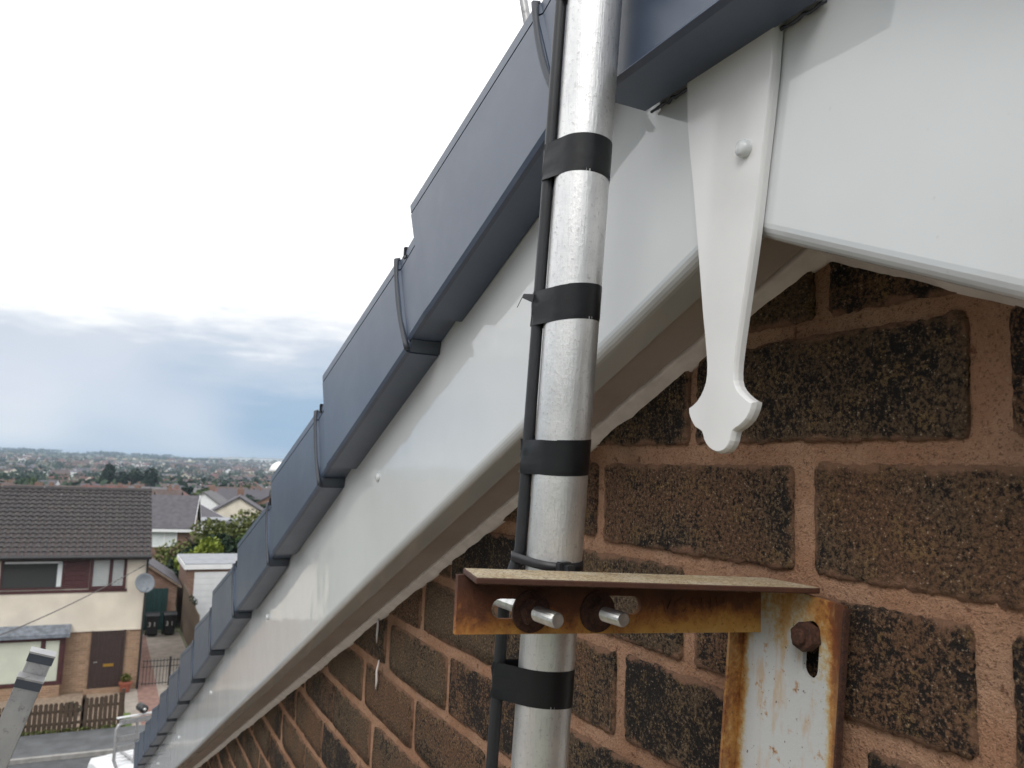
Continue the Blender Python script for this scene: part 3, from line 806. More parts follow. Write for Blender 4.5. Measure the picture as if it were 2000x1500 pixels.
# arm root curled over the lip
bm = bmesh.new(); bx(bm, -PW-.0045, -PW+.0125, -.0135, -.0006, -.0315, -.002, 0, .0018); link('weld_fold', bm, 'rusty_paint', post)
def hexbolt(bm, c, ax, r, h):
    ax = Vector(ax).normalized(); u = ax.orthogonal().normalized(); v = ax.cross(u); c = Vector(c)
    a = [bm.verts.new(c + (u*math.cos(k*math.pi/3) + v*math.sin(k*math.pi/3))*r) for k in range(6)]
    b = [bm.verts.new(q.co + ax*h) for q in a]
    bm.faces.new(a[::-1]); bm.faces.new(b)
    for k in range(6): bm.faces.new((a[k], a[(k+1) % 6], b[(k+1) % 6], b[k]))
bm = bmesh.new(); hexbolt(bm, (.0165, -.0002, -.0225), (0, -1, 0), .0085, .0085); tube(bm, [(.0165, -.006, -.0225), (.0165, -.0112, -.0225), (.0165, -.0124, -.0225)], [.0048, .0048, .0036], 12)
tube(bm, [(.0165, .05, -.0225), (.0165, -.001, -.0225)], .0048, 12)
bmesh.ops.bevel(bm, geom=bm.edges[:], offset=.0005, segments=1, affect='EDGES'); link('anchor_bolt', bm, 'rust', post)
# U-bolt gripping the mast
def thread(bm, p0, p1, r, pitch_=.0015):
    p0, p1 = Vector(p0), Vector(p1); n = int((p1-p0).length/pitch_*2); pts, rs = [], []
    for i in range(n+1): pts.append(p0.lerp(p1, i/n)); rs.append(r if i % 2 else r*.84)
    rs[-1] = r*.80
    tube(bm, pts, rs, 18)
zc = WB.z - .0030
mc = M(zc)
ub = kl('u_bolt', bmesh.new(), 'zinc')
bm = bmesh.new()
for v, ln in ((.1650, .0300), (.1230, .0270)):
    y = WB.y - v; z = zc + v*math.sin(tilt)
    thread(bm, (WB.x-.004, y, z), (WB.x + ln, y, z), .0041)
    tube(bm, [(WB.x-.046, y, z), (WB.x-.003, y, z)], .0038, 12)
ym = WB.y - .1440
tube(bm, [(WB.x-.046 - .021*math.sin(R(a)), ym + .021*math.cos(R(a)), zc + .0064) for a in range(0, 181, 15)], .0038, 12)
bmesh.ops.recalc_face_normals(bm, faces=bm.faces[:]); bm.to_mesh(ub.data); bm.free()
for v in (.1650, .1230):
    y = WB.y - v; z = zc + v*math.sin(tilt)
    bm = bmesh.new(); tube(bm, [(WB.x+.0002, y, z), (WB.x+.0018, y, z)], .0112, 28)
    kl('washer', bm, 'rust')
    bm = bmesh.new(); hexbolt(bm, (WB.x+.0019, y, z), (1, 0, 0), .0080, .0066); bmesh.ops.bevel(bm, geom=bm.edges[:], offset=.0007, segments=2, affect='EDGES')
    kl('nut', bm, 'rust')
bm = bmesh.new(); bx(bm, WB.x-.0110, WB.x-.0035, ym-.014, ym+.016, zc-.004, zc+.018, 0, .001); kl('saddle', bm, 'rust')

# thin metal strut rising behind the verge at the top of the view
bm = bmesh.new(); tube(bm, [(-.632, -.050, EYE.z+.33), (-.762, -.050, EYE.z+.68)], .0042, 14)
st = link('metal_strut', bm, 'ladder_aluminium', smooth=True); tag(st, 'thin grey metal strut leaning up from behind the topmost verge cap', 'strut')

# ------------------------------------------------------------------ ladder standing below the camera
lad = thing('ladder', 'scuffed aluminium ladder stile end standing in the lower left corner', 'ladder', (-.8, -2.95, 0))
ln_ = math.atan2(2.45, 8.05)
def LP(x, s, d=0):   # s metres down from the top, d square to the ladder plane
    top = Vector((x, -.4195, EYE.z-.1655)); dr = Vector((0, -math.sin(ln_), -math.cos(ln_))); nr = Vector((0, -math.cos(ln_), math.sin(ln_)))
    return top + dr*s + nr*d
def stile(bm, x, w, dpt, s0, s1, doff):
    # hollow rectangular stile: outer skin with an open top
    for (a0, a1, b0, b1) in ((-w/2, w/2, -dpt/2, -dpt/2+.0016), (-w/2, w/2, dpt/2-.0016, dpt/2), (-w/2, -w/2+.0016, -dpt/2+.0017, dpt/2-.0017), (w/2-.0016, w/2, -dpt/2+.0017, dpt/2-.0017)):
        q = []
        for s_ in (s0, s1):
            for (a, b) in ((a0, b0), (a1, b0), (a1, b1), (a0, b1)): q.append(bm.verts.new(LP(x+a, s_, doff+b)))
        for f in ((0, 1, 2, 3), (7, 6, 5, 4), (0, 4, 5, 1), (1, 5, 6, 2), (2, 6, 7, 3), (3, 7, 4, 0)): bm.faces.new([q[i] for i in f])
ll = lambda name, bm, m, **k: (lambda o: (setattr(o, 'matrix_parent_inverse', Matrix.Translation(-lad.location)), o)[1])(link(name, bm, m, lad, **k))
for x in (-.8, -.42):
    bm = bmesh.new(); stile(bm, x, .018, .0180, 0, 8.2, 0); ll('stile', bm, 'ladder_aluminium')
    bm = bmesh.new(); stile(bm, x+.0195, .018, .0185, .0165, 5.0, .0012); ll('stile', bm, 'ladder_aluminium')
    for s_, d_, xx in ((.003, 0, x), (.0195, .0012, x+.0195)):
        bm = bmesh.new(); q = []
        for s2 in (s_, s_+.02):
            for a, b in ((-.0074, -.0074), (.0074, -.0074), (.0074, .0074), (-.0074, .0074)): q.append(bm.verts.new(LP(xx+a, s2, d_+b)))
        for f in ((0, 1, 2, 3), (7, 6, 5, 4), (0, 4, 5, 1), (1, 5, 6, 2), (2, 6, 7, 3), (3, 7, 4, 0)): bm.faces.new([q[i] for i in f])
        ll('end_plug', bm, 'black_plastic')
        bm = bmesh.new()      # dark moulded cap sleeved over the stile end, bright rim on top
        for k_, (sa, sb, gr) in enumerate(((-.0005, .0058, .0006), (-.0022, -.0007, .0009))):
            q = []
            for s2 in (s_-.003+sa, s_-.003+sb):
                for a, b in ((-1, -1), (1, -1), (1, 1), (-1, 1)): q.append(bm.verts.new(LP(xx + a*(.0090+gr), s2, d_ + b*(.0092+gr))))
            for f in ((0, 1, 2, 3), (7, 6, 5, 4), (0, 4, 5, 1), (1, 5, 6, 2), (2, 6, 7, 3), (3, 7, 4, 0)): bm.faces.new([q[i] for i in f])
            ll(('end_cap', 'cap_rim')[k_], bm, ('verge_bead', 'ladder_aluminium')[k_]); bm = bmesh.new()
for i in range(24):
    s_ = .158 + i*.28; bm = bmesh.new(); q = []
    if s_ > 8: break
    for x in (-.772, -.445):
        for a, b in ((-.0075, -.0075), (.0075, -.0075), (.0075, .0075), (-.0075, .0075)): q.append(bm.verts.new(LP(x, s_+a, b)))
    for f in ((0, 1, 2, 3), (7, 6, 5, 4), (0, 4, 5, 1), (1, 5, 6, 2), (2, 6, 7, 3), (3, 7, 4, 0)): bm.faces.new([q[k] for k in f])
    ll('rung', bm, 'ladder_aluminium')
bm = bmesh.new(); p = LP(-.772, .110, -.009); bx(bm, p.x-.004, p.x+.004, p.y-.0045, p.y+.0045, p.z-.0065, p.z+.0065, 0, .002); ll('rung_hook', bm, 'black_plastic')

# ------------------------------------------------------------------ houses across the street
def leaf_cloud(bm, centre, radii, n, size, r, mi=0, shell=.55):
    cx, cy, cz = centre
    for _ in range(n):
        while True:
            p = Vector((r.uniform(-1, 1), r.uniform(-1, 1), r.uniform(-1, 1)))
            if shell < p.length < 1: break
        c = Vector((cx + p.x*radii[0], cy + p.y*radii[1], cz + p.z*radii[2]))
        u = Vector((r.uniform(-1, 1), r.uniform(-1, 1), r.uniform(-1, 1))).normalized(); v = u.orthogonal().normalized(); s_ = size*r.uniform(.6, 1.3)
        q = [bm.verts.new(c + u*a*s_ + v*b*s_*.7) for a, b in ((-1, 0), (0, -1), (1, 0), (0, 1))]
        bm.faces.new(q).material_index = mi
def tree(label, x, y, h, w, leaf, r, n=500, size=.35, cat='tree', name='tree', group=None, lumps=7, z=None, low=.25):
    z = ground_z(x, y) if z is None else z
    t = thing(name, label, cat, (x, y, z), 0, group)
    bm = bmesh.new(); tube(bm, [(0, 0, -.3), (.04*w, 0, h*.3), (0, .05*w, h*.75)], [w*.055, w*.04, w*.012], 7)
    for k in range(4):
        a = k*1.7; tube(bm, [(0, 0, h*(.3+.08*k)), (w*.3*math.cos(a), w*.3*math.sin(a), h*(.5+.1*k))], [w*.025, w*.008], 5)
    link('trunk', bm, 'bark', t)
    bm = bmesh.new()
    for k in range(lumps):
        a = r.uniform(0, 6.28); d = r.uniform(.0, .32)*w; zz = h*(low + (1-low)*(k+.6)/lumps*.86)
        k2 = 1 - .55*max(0, (zz/h-.55)/.45)
        leaf_cloud(bm, (d*math.cos(a)*k2, d*math.sin(a)*k2, zz), (w*.34*k2, w*.34*k2, h*.17), n//lumps, size, r, 0, .3)
    link('crown', bm, leaf, t); return t

tr = random.Random(21)
FX = -33.5                                              # facade plane of the cream house
ch = thing('cream_house', 'cream rendered house with brown tiled roof and maroon cladding', 'house', (FX, -3.2, 0))
def at_(o):      # parent keeping world coordinates
    o.matrix_parent_inverse = Matrix.Translation(-o.parent.location); return o
def cl(name, bm, m, parent=ch, **k):
    o = link(name, bm, m, parent, **k)
    if parent.parent is None: at_(o)
    return o
HY0, HY1, EV, RG, RX = -7.6, 1.34, 4.90, 7.08, -37.3
bm = bmesh.new(); bx(bm, -41.0, FX, HY0, HY1, 2.2, EV); o = cl('upper_wall', bm, 'cream_render')
bm = bmesh.new(); bx(bm, -41.0, FX-.03, HY0, HY1-.02, -.1, 2.198); cl('ground_floor_wall', bm, 'tan_brick')
bm = bmesh.new(); bx(bm, FX-.02, FX+.025, -1.02, HY1+.01, 2.13, 2.198); cl('render_bead', bm, 'cream_render')
bm = bmesh.new(); prism(bm, [(-41, EV), (RX, RG-.12), (FX, EV)], 1, HY1-.25, HY1-.02); prism(bm, [(-41, EV), (RX, RG-.12), (FX, EV)], 1, HY0+.02, HY0+.25); cl('gable_peak', bm, 'cream_render')
roof = cl('roof', bmesh.new(), 'dark_timber')
bm = bmesh.new(); ex, ez = FX+.34, EV-.06
prism(bm, [(ex, ez), (RX, RG-.06), (2*RX-ex, ez), (2*RX-ex, ez-.05), (RX, RG-.14), (ex, ez-.05)], 1, HY0-.2, HY1+.08)
bmesh.ops.recalc_face_normals(bm, faces=bm.faces[:]); bm.to_mesh(roof.data); bm.free()
# interlocking tiles on the street slope: 14 courses of rolled tiles, real steps and rolls
bm = bmesh.new(); rows_, L = 16, math.hypot(RX-ex, RG-ez); sx, sz = (ex-RX)/L, (RG-ez)/L
tw = .225; y = HY0-.2; prof = [(0, 0), (.04, .035), (.085, .050), (.13, .035), (.16, .005), (.225, .0)]
while y < HY1+.07:
    for i in range(rows_):
        a0, a1 = L*i/rows_ - .05, L*(i+1)/rows_; lift = tr.uniform(.0, .008)
        top, bot, edge = [], [], []
        for dy, hh in prof:
            yy = min(y+dy, HY1+.08)
            for lst, a, n in ((top, a0, hh*.9), (bot, a1, hh+.045+lift), (edge, a1, .0)):
                lst.append(bm.verts.new((RX + sx*a + sz*n, yy, RG-.05 - sz*a + sx*n)))
        for k in range(5):
            bm.faces.new((top[k], top[k+1], bot[k+1], bot[k])); bm.faces.new((bot[k], bot[k+1], edge[k+1], edge[k]))
    y += tw
link('roof_tiles', bm, 'concrete_tile', roof, kind='stuff')
bm = bmesh.new()
for k in range(20):
    y0 = HY0-.2 + k*.47
    if y0 > HY1: break
    tube(bm, [(RX, y0, RG-.03), (RX, min(y0+.465, HY1+.08), RG-.03)], .12 + .008*(k % 2), 10)
link('ridge_tiles', bm, 'concrete_tile', roof)
bm = bmesh.new(); bx(bm, FX+.02, ex+.02, HY0-.2, HY1+.07, EV-.20, EV-.03); cl('fascia', bm, 'dark_timber')
bm = bmesh.new(); tube(bm, [(ex+.07, HY0-.2, EV-.10), (ex+.07, HY1+.08, EV-.10)], .06, 8); tube(bm, [(FX+.07, HY1-.03, EV-.15), (FX+.07, HY1-.03, .0)], .04, 8); cl('downpipe', bm, 'black_plastic')
# upper windows and cladding
def window(parent, y0, y1, z0, z1, x, frame='maroon_wood', pane='window_glass', fw_=.06, mull=()):
    bm = bmesh.new(); ys = [y0] + [m for m in mull] + [y1]
    bx(bm, x, x+.05, y0, y1, z0, z0+fw_); bx(bm, x, x+.05, y0, y1, z1-fw_, z1)
    for yy in ys:
        a = yy if yy == y0 else yy-fw_ if yy == y1 else yy-fw_/2; bx(bm, x, x+.048, a, a+fw_, z0+fw_+.001, z1-fw_-.001)
    w = cl('window', bm, frame, parent)
    for a, b in zip(ys, ys[1:]):
        bm = bmesh.new(); bx(bm, x+.004, x+.012, a+fw_*.5, b-fw_*.5, z0+fw_*.5, z1-fw_*.5)
        p = link('pane', bm, 'window_glass', w); p.matrix_parent_inverse = w.matrix_parent_inverse.copy() if parent.parent else Matrix()
    return w
window(ch, -3.35, -1.40, 3.66, 4.76, FX+.01)
box('curtain_rail', FX+.026, FX+.032, -3.25, -1.50, 4.56, 4.63, 'white_trim', ch); at_(bpy.context.scene.objects['curtain_rail'])
o = box('curtain', FX+.026, FX+.032, -1.62, -1.47, 3.74, 4.60, 'blind_white', ch); at_(o)
for k in range(7):
    bm = bmesh.new(); z0 = 3.66 + k*.157; bm_ = bx(bm, FX+.005, FX+.035, -1.395, -.60, z0, z0+.150); 
    o = cl('cladding_board', bm, 'maroon_wood')
w2 = window(ch, -.58, .62, 3.62, 4.80, FX+.01, 'maroon_wood', fw_=.10, mull=(.10,))
for a, b in ((-.49, .04), (.16, .53)):
    for k in range(16):
        bm = bmesh.new(); z0 = 3.735 + k*.061
        vs_ = [bm.verts.new(p) for p in ((FX+.026, a, z0), (FX+.026, b, z0), (FX+.040, b, z0+.046), (FX+.040, a, z0+.046))]; bm.faces.new(vs_)
        o = link('blind_slat', bm, 'blind_white', w2)
bm = bmesh.new(); bx(bm, FX+.001, FX+.03, -3.45, .68, 3.52, 3.615); cl('window_board', bm, 'maroon_wood')
bm = bmesh.new(); bx(bm, FX+.001, FX+.03, -3.45, .68, 4.805, 4.87); cl('head_board', bm, 'dark_timber')
# vent plaque
bm = bmesh.new(); bx(bm, FX+.001, FX+.03, .78, 1.16, 4.42, 4.66, 0, .01)
for k in range(4): bx(bm, FX+.03, FX+.045, .82, 1.12, 4.46+k*.045, 4.475+k*.045)
cl('vent_grille', bm, 'cream_render')
# door and porch strip
dr_ = cl('door', bmesh.new(), 'dark_timber'); bm = bmesh.new()
for k in range(6): bx(bm, FX-.028, FX+.012, -.30 + k*.158+.04, -.30 + k*.158 + .195, .14, 2.12)
bx(bm, FX-.028, FX+.03, -.34, -.262, .12, 2.14); bx(bm, FX-.028, FX+.03, .70, .78, .12, 2.14)
bmesh.ops.recalc_face_normals(bm, faces=bm.faces[:]); bm.to_mesh(dr_.data); bm.free()
o = box('letter_plate', FX+.014, FX+.03, .12, .46, .86, .96, 'brass', dr_); o = box('door_handle', FX+.014, FX+.05, -.20, -.08, 1.02, 1.05, 'zinc', dr_)
o = box('doorstep', FX, FX+.35, -.45, .95, -.05, .12, 'tan_brick', ch); at_(o)
# bay window on the left with a lead canopy
bm = bmesh.new(); prism(bm, [(FX, 2.42), (FX+.55, 2.18), (FX+.55, 2.06), (FX, 2.06)], 1, -4.4, -1.02); cl('canopy', bm, 'lead_grey')
bm = bmesh.new(); bx(bm, FX-.02, FX+.38, -4.3, -1.20, .0, .42); cl('bay_base', bm, 'tan_brick')
wb = window(ch, -4.25, -1.20, .44, 2.05, FX+.33, 'maroon_wood', fw_=.11, mull=(-1.82,))
for a, b in ((-4.15, -1.89), (-1.74, -1.32)):
    bm = bmesh.new(); vs_ = [bm.verts.new(p) for p in ((FX+.346, a, .56), (FX+.346, b, .56), (FX+.346, b, 1.95), (FX+.346, a, 1.95))]; bm.faces.new(vs_); link('roller_blind', bm, 'blind_green', wb)
bm = bmesh.new(); bx(bm, FX-.02, FX+.36, -1.199, -1.14, .43, 2.05); cl('bay_post', bm, 'maroon_wood')
# satellite dish
sd_ = thing('satellite_dish', 'grey satellite dish on the corner of the cream house', 'dish', (FX+.0, 1.20, 3.84))
bm = bmesh.new(); rings_ = []; ax_ = Vector((.86, .35, .36)).normalized(); u_ = ax_.orthogonal().normalized(); v_ = ax_.cross(u_)
for k in range(7):
    rr = .36*k/6; rings_.append([bm.verts.new(Vector((.40, .02, 0)) + ax_*(.10*(k/6)**2) + (u_*math.cos(t*math.pi/12) + v_*math.sin(t*math.pi/12))*max(rr, .002)) for t in range(24)])
for a, b in zip(rings_, rings_[1:]):
    for t in range(24): bm.faces.new((a[t], a[(t+1) % 24], b[(t+1) % 24], b[t]))
o = link('reflector', bm, 'dish_grey', sd_, smooth=True); sm = o.modifiers.new('t', 'SOLIDIFY'); sm.thickness = .012
bm = bmesh.new(); tube(bm, [(.02, 0, -.28), (.2, 0, -.26), (.38, .02, -.02)], .02, 8); bx(bm, .0, .03, -.08, .08, -.36, -.2); link('mount', bm, 'lamp_grey', sd_)
bm = bmesh.new(); e = Vector((.40, .02, 0)) + ax_*.40 - Vector((0, 0, .28)); tube(bm, [(.46, .05, -.30), tuple(e)], .012, 6); tube(bm, [tuple(e), tuple(e + Vector((-.08, -.03, .02)))], .03, 8); link('receiver_arm', bm, 'dish_grey', sd_)
# overhead telephone wire
bm = bmesh.new(); A_, B_ = Vector((FX+.06, 1.22, 4.46)), Vector((-15.5, -6.6, 4.05)); tube(bm, [A_.lerp(B_, i/24) - Vector((0, 0, .55*math.sin(math.pi*i/24))) for i in range(25)], .016, 6)
tag(link('telephone_wire', bm, 'wire_dark', smooth=True), 'thin telephone wire slanting across the cream house front', 'wire')
# flower pot by the door
pot = thing('plant_pot', 'terracotta pot with a small plant beside the dark front door', 'plant pot', (FX+.42, .90, .022))
bm = bmesh.new(); tube(bm, [(0, 0, 0), (0, 0, .28), (0, 0, .285), (0, 0, .35)], [.14, .20, .23, .23], 16); link('pot', bm, 'terracotta', pot, smooth=False)
bm = bmesh.new(); leaf_cloud(bm, (0, 0, .48), (.2, .2, .16), 120, .05, tr, 0, 0); link('foliage', bm, 'leaf_olive', pot)
bm = bmesh.new(); leaf_cloud(bm, (0, 0, 0), (.3, .3, .22), 260, .06, tr, 0, .1)
o = link('garden_shrub', bm, 'leaf_dark', loc=(-30.6, -.75, .2)); tag(o, 'low dark shrub in the gravel behind the picket fence', 'shrub')

# picket fence in front of the garden: two runs, every picket its own piece
def pickets(y0, y1, zt0, curve, label):
    fx = -28.72; t = thing('picket_fence', label, 'fence', (fx, y0, .115*0), 0, 'brown picket fence by the pavement')
    n = int((y1-y0)/.135); me_c = {}
    for i in range(n):
        y = .07 + i*.135; h = zt0 + curve*((i/(n-1))**3); key = round(h, 2)
        if key not in me_c:
            bm = bmesh.new(); prism(bm, [(-.056, .03), (.056, .03), (.056, h-.05), (.030, h), (-.030, h), (-.056, h-.05)], 0, 0, .022)
            me = bpy.data.meshes.new('picket'); bmesh.ops.recalc_face_normals(bm, faces=bm.faces[:]); bm.to_mesh(me); bm.free(); me.materials.append(MATS['fence_board']); me_c[key] = me
        p = bpy.data.objects.new('picket', me_c[key]); C.objects.link(p); p.parent = t; p.location = (0, y, 0); p.rotation_euler = (tr.uniform(-.012, .012), 0, 0)
    for z0 in (.28, zt0-.30):
        bm = bmesh.new(); bx(bm, -.045, -.002, 0, y1-y0, z0, z0+.08); link('rail', bm, 'fence_board', t)
    for yy in (0, y1-y0):
        bm = bmesh.new(); bx(bm, -.10, -.004, yy-.05, yy+.05, 0, zt0+.08+curve*(yy > 0), 0, .008); link('post', bm, 'fence_board', t)
    return t
pickets(-7.0, -.40, .94, 0, 'long brown picket fence run left of the taller post')
pickets(-.38, .70, 1.03, .10, 'short brown picket fence run rising towards the driveway')
bm = bmesh.new()
for i in range(900):
    y = tr.uniform(-6.8, .8); leaf_cloud(bm, (-28.62 + tr.uniform(-.1, .06), y, .13), (.06, .06, .07), 1, .045, tr)
link('verge_grass', bm, 'leaf_olive', kind='stuff')['label'] = 'weedy grass strip along the foot of the picket fence'
# iron gate across the drive
gt = thing('drive_gate', 'black wrought iron gate across the driveway by the downpipe', 'gate', (-33.62, 1.42, 0))
for z0 in (.12, .72, .93):
    bm = bmesh.new(); bx(bm, -.012, .012, 0, 1.95, z0-.012, z0+.012); link('rail', bm, 'black_plastic', gt)
me = None
for i in range(17):
    if me is None:
        bm = bmesh.new(); tube(bm, [(0, 0, .06), (0, 0, 1.0)], .011, 6); me = bpy.data.meshes.new('bar'); bm.to_mesh(me); bm.free(); me.materials.append(MATS['black_plastic'])
    p = bpy.data.objects.new('bar', me); C.objects.link(p); p.parent = gt; p.location = (.02, .06+i*.115, 0)
bm = bmesh.new(); bx(bm, -.04, .04, .93, 1.01, 0, 1.06, 0, .006); link('meeting_stile', bm, 'black_plastic', gt)

# wheelie bins numbered 31
def wheelie(x, y, rz, label):
    t = thing('wheelie_bin', label, 'bin', (x, y, .013), rz, 'black wheelie bins on the drive')
    bm = bmesh.new()
    lo = [bm.verts.new(p) for p in ((-.24, -.22, .06), (.24, -.22, .06), (.24, .22, .06), (-.24, .22, .06))]; hi = [bm.verts.new(p) for p in ((-.29, -.27, .96), (.29, -.27, .96), (.29, .27, .96), (-.29, .27, .96))]
    bm.faces.new(lo[::-1]); bm.faces.new(hi)
    for k in range(4): bm.faces.new((lo[k], lo[(k+1) % 4], hi[(k+1) % 4], hi[k]))
    bmesh.ops.bevel(bm, geom=bm.edges[:], offset=.03, segments=2, affect='EDGES'); link('body', bm, 'bin_plastic', t)
    bm = bmesh.new(); prism(bm, [(-.32, .965), (.32, .965), (.30, 1.0), (.1, 1.06), (-.28, 1.07)], 1, -.30, .30); link('lid', bm, 'bin_plastic', t)
    bm = bmesh.new(); tube(bm, [(-.36, -.22, .98), (-.36, .22, .98)], .018, 8); link('handle', bm, 'bin_plastic', t)
    for s_ in (-1, 1):
        bm = bmesh.new(); tube(bm, [(-.24, s_*.22, .10), (-.24, s_*.28, .10)], .10, 14); link('wheel', bm, 'tyre', t)
    for ch_, dy in (('3', -.13), ('1', .09)):
        tc = bpy.data.curves.new('digit', 'FONT'); tc.body = ch_; tc.size = .30; tc.align_x = 'CENTER'; tc.extrude = .003
        to = bpy.data.objects.new('digit', tc); C.objects.link(to); bpy.context.view_layer.update()
        me = bpy.data.meshes.new_from_object(to.evaluated_get(bpy.context.evaluated_depsgraph_get())); bpy.data.objects.remove(to)
        me.transform(Matrix(((0, .045, 1, .272), (1, 0, 0, dy), (0, 1, -.045, .48), (0, 0, 0, 1)))); link('number', me, 'number_white', t)
    return t
wheelie(-43.05, 2.22, 0, 'black wheelie bin numbered 31 nearer the cream house wall')
wheelie(-43.15, 2.98, .06, 'black wheelie bin numbered 31 on the right of the pair')

# brick garage with green door behind the bins
ga = thing('brick_garage', 'small brick garage with dark green door at the end of the drive', 'garage', (-44.6, 2.0, 0))
bm = bmesh.new(); prism(bm, [(-1.6, -.1), (1.32, -.1), (1.32, 2.22), (.0-.1, 3.15), (-1.6, 2.2)], 0, -5, 0); link('wall', bm, 'brown_brick', ga)
bm = bmesh.new(); prism(bm, [(-.1, 3.17), (1.50, 2.10), (1.50, 2.19), (-.1, 3.27), (-1.8, 2.17), (-1.8, 2.09)], 0, -5.1, .18); link('roof', bm, 'slate_roof', ga)
bm = bmesh.new(); prism(bm, [(-.1, 3.20), (1.52, 2.12), (1.52, 2.02), (-.1, 3.10)], 0, .185, .21); link('bargeboard', bm, 'panel_fence', ga)
dg = link('door', bmesh.new(), 'green_paint', ga); bm = bmesh.new()
for k in range(8): bx(bm, .0, .03, -.95 + k*.235, -.95 + k*.235 + .225, .02, 2.02)
bmesh.ops.recalc_face_normals(bm, faces=bm.faces[:]); bm.to_mesh(dg.data); bm.free()
# flat roofed garage with white door
gw = thing('white_door_garage', 'flat roofed garage with a white up-and-over door', 'garage', (-44.4, 3.72, 0))
bm = bmesh.new(); bx(bm, -4.6, 0, .0, 3.6, -.1, 2.95); link('wall', bm, 'brown_brick', gw)
bm = bmesh.new(); bx(bm, -4.7, .12, -.12, 3.72, 3.19, 3.235); link('roof', bm, 'felt_roof', gw)
bm = bmesh.new(); bx(bm, -4.74, .16, -.16, 3.76, 2.955, 3.188); link('fascia', bm, 'white_trim', gw)
dg = link('door', bmesh.new(), 'garage_white', gw); bm = bmesh.new()
for k in range(9): bx(bm, .001, .03, .36, 3.0, .02 + k*.31, .02 + k*.31 + .302)
bmesh.ops.recalc_face_normals(bm, faces=bm.faces[:]); bm.to_mesh(dg.data); bm.free()
# boarded side fence between the drives
sf = thing('side_fence', 'weathered grey brown board fence beside the bins and white garage', 'fence', (-44.2, 3.60, 0))
for i in range(52):
    if i == 0:
        bm = bmesh.new(); bx(bm, 0, .145, 0, .02, .05, 1.0); pm = bpy.data.meshes.new('board'); bmesh.ops.recalc_face_normals(bm, faces=bm.faces[:]); bm.to_mesh(pm); bm.free(); pm.materials.append(MATS['panel_fence'])
    p = bpy.data.objects.new('board', pm); C.objects.link(p); p.parent = sf; p.location = (.3 + i*.152, -.03 - .008*(i % 2), 0); p.scale = (1, 1, 2.35 - .006*i + tr.uniform(-.03, .03))
bm = bmesh.new(); bx(bm, .25, 8.2, .0, .05, 1.5, 1.58); bx(bm, .25, 8.2, .0, .05, .4, .48); link('rail', bm, 'panel_fence', sf)
bm = bmesh.new(); leaf_cloud(bm, (0, 0, 0), (1.3, .14, .12), 70, .055, tr, 0, 0)
tag(link('fence_creeper', bm, 'leaf_dark', loc=(-39.0, 3.58, 2.25)), 'straggly dark creeper on top of the side fence', 'creeper')

# second brick house further back
def back_house(name, label, x, y, rz, w, d, hw, hr, wallm, roofm, wins, trim=True, group=None, z=None):
    z = ground_z(x, y) if z is None else z
    t = thing(name, label, 'house', (x, y, z), rz, group)
    bm = bmesh.new(); bx(bm, -d, 0, 0, w, -.8, hw); prism(bm, [(-d, hw), (-d/2, hw+hr), (0, hw)], 1, .0, w); link('wall', bm, wallm, t)
    bm = bmesh.new(); o_ = .35; sl = hr/(d/2)
    prism(bm, [(o_, hw-o_*sl+.04), (-d/2, hw+hr+.04), (-d-o_, hw-o_*sl+.04), (-d-o_, hw-o_*sl+.16), (-d/2, hw+hr+.18), (o_, hw-o_*sl+.16)], 1, -.2, w+.2); rf = link('roof', bm, roofm, t)
    if trim:
        bm = bmesh.new(); bx(bm, o_, o_+.03, -.2, w+.2, hw-o_*sl-.10, hw-o_*sl+.10); link('fascia', bm, 'white_trim', t)
        for yy in (-.23, w+.203):
            bm = bmesh.new(); prism(bm, [(o_, hw-o_*sl+.02), (-d/2, hw+hr+.02), (-d-o_, hw-o_*sl+.02), (-d-o_, hw-o_*sl+.2), (-d/2, hw+hr+.22), (o_, hw-o_*sl+.2)], 1, yy, yy+.027); link('bargeboard', bm, 'white_trim', t)
    for (a, b, z0, z1) in wins:
        bm = bmesh.new(); bx(bm, .0, .05, a, b, z0, z0+.07); bx(bm, 0, .05, a, b, z1-.07, z1); bx(bm, 0, .049, a, a+.07, z0+.071, z1-.071); bx(bm, 0, .049, b-.07, b, z0+.071, z1-.071); m_ = a + (b-a)*.62; bx(bm, 0, .049, m_-.05, m_+.05, z0+.071, z1-.071)
        wd = link('window', bm, 'white_trim', t); bm = bmesh.new(); bx(bm, .002, .012, a+.06, b-.06, z0+.06, z1-.06); link('pane', bm, 'blind_white' if z0 > 3 else 'window_glass', wd)
    return t
back_house('brick_house', 'brown brick house with slate roof and white window behind the cream house', -64.6, -3.4, R(-9), 9.0, 7.2, 5.1, 2.0, 'brown_brick', 'slate_roof', [(5.9, 8.1, 3.72, 4.85), (5.9, 8.0, 1.0, 2.4), (1, 3, 3.72, 4.85)])
bt = thing('white_extension', 'low white boarded extension beyond the brown brick house', 'extension', (-76, 7.4, ground_z(-76, 7.4)))
bm = bmesh.new(); bx(bm, -4, 0, 0, 4.2, -.5, 5.2); link('wall', bm, 'white_trim', bt); bm = bmesh.new(); bx(bm, -4.2, .2, -.2, 4.4, 5.21, 5.4); link('roof', bm, 'felt_roof', bt)
for k in range(6):
    bm = bmesh.new(); bx(bm, .001, .03, .1, 4.1, 3.4+k*.28, 3.4+k*.28+.25); link('board', bm, 'white_trim', bt)
back_house('brick_bungalow', 'brick house with wide white gable beyond the hedge', -104, 10.6, R(62), 6.5, 9.5, 4.6, 2.2, 'brown_brick', 'slate_roof', [(1, 3.2, 1.2, 3.6)])

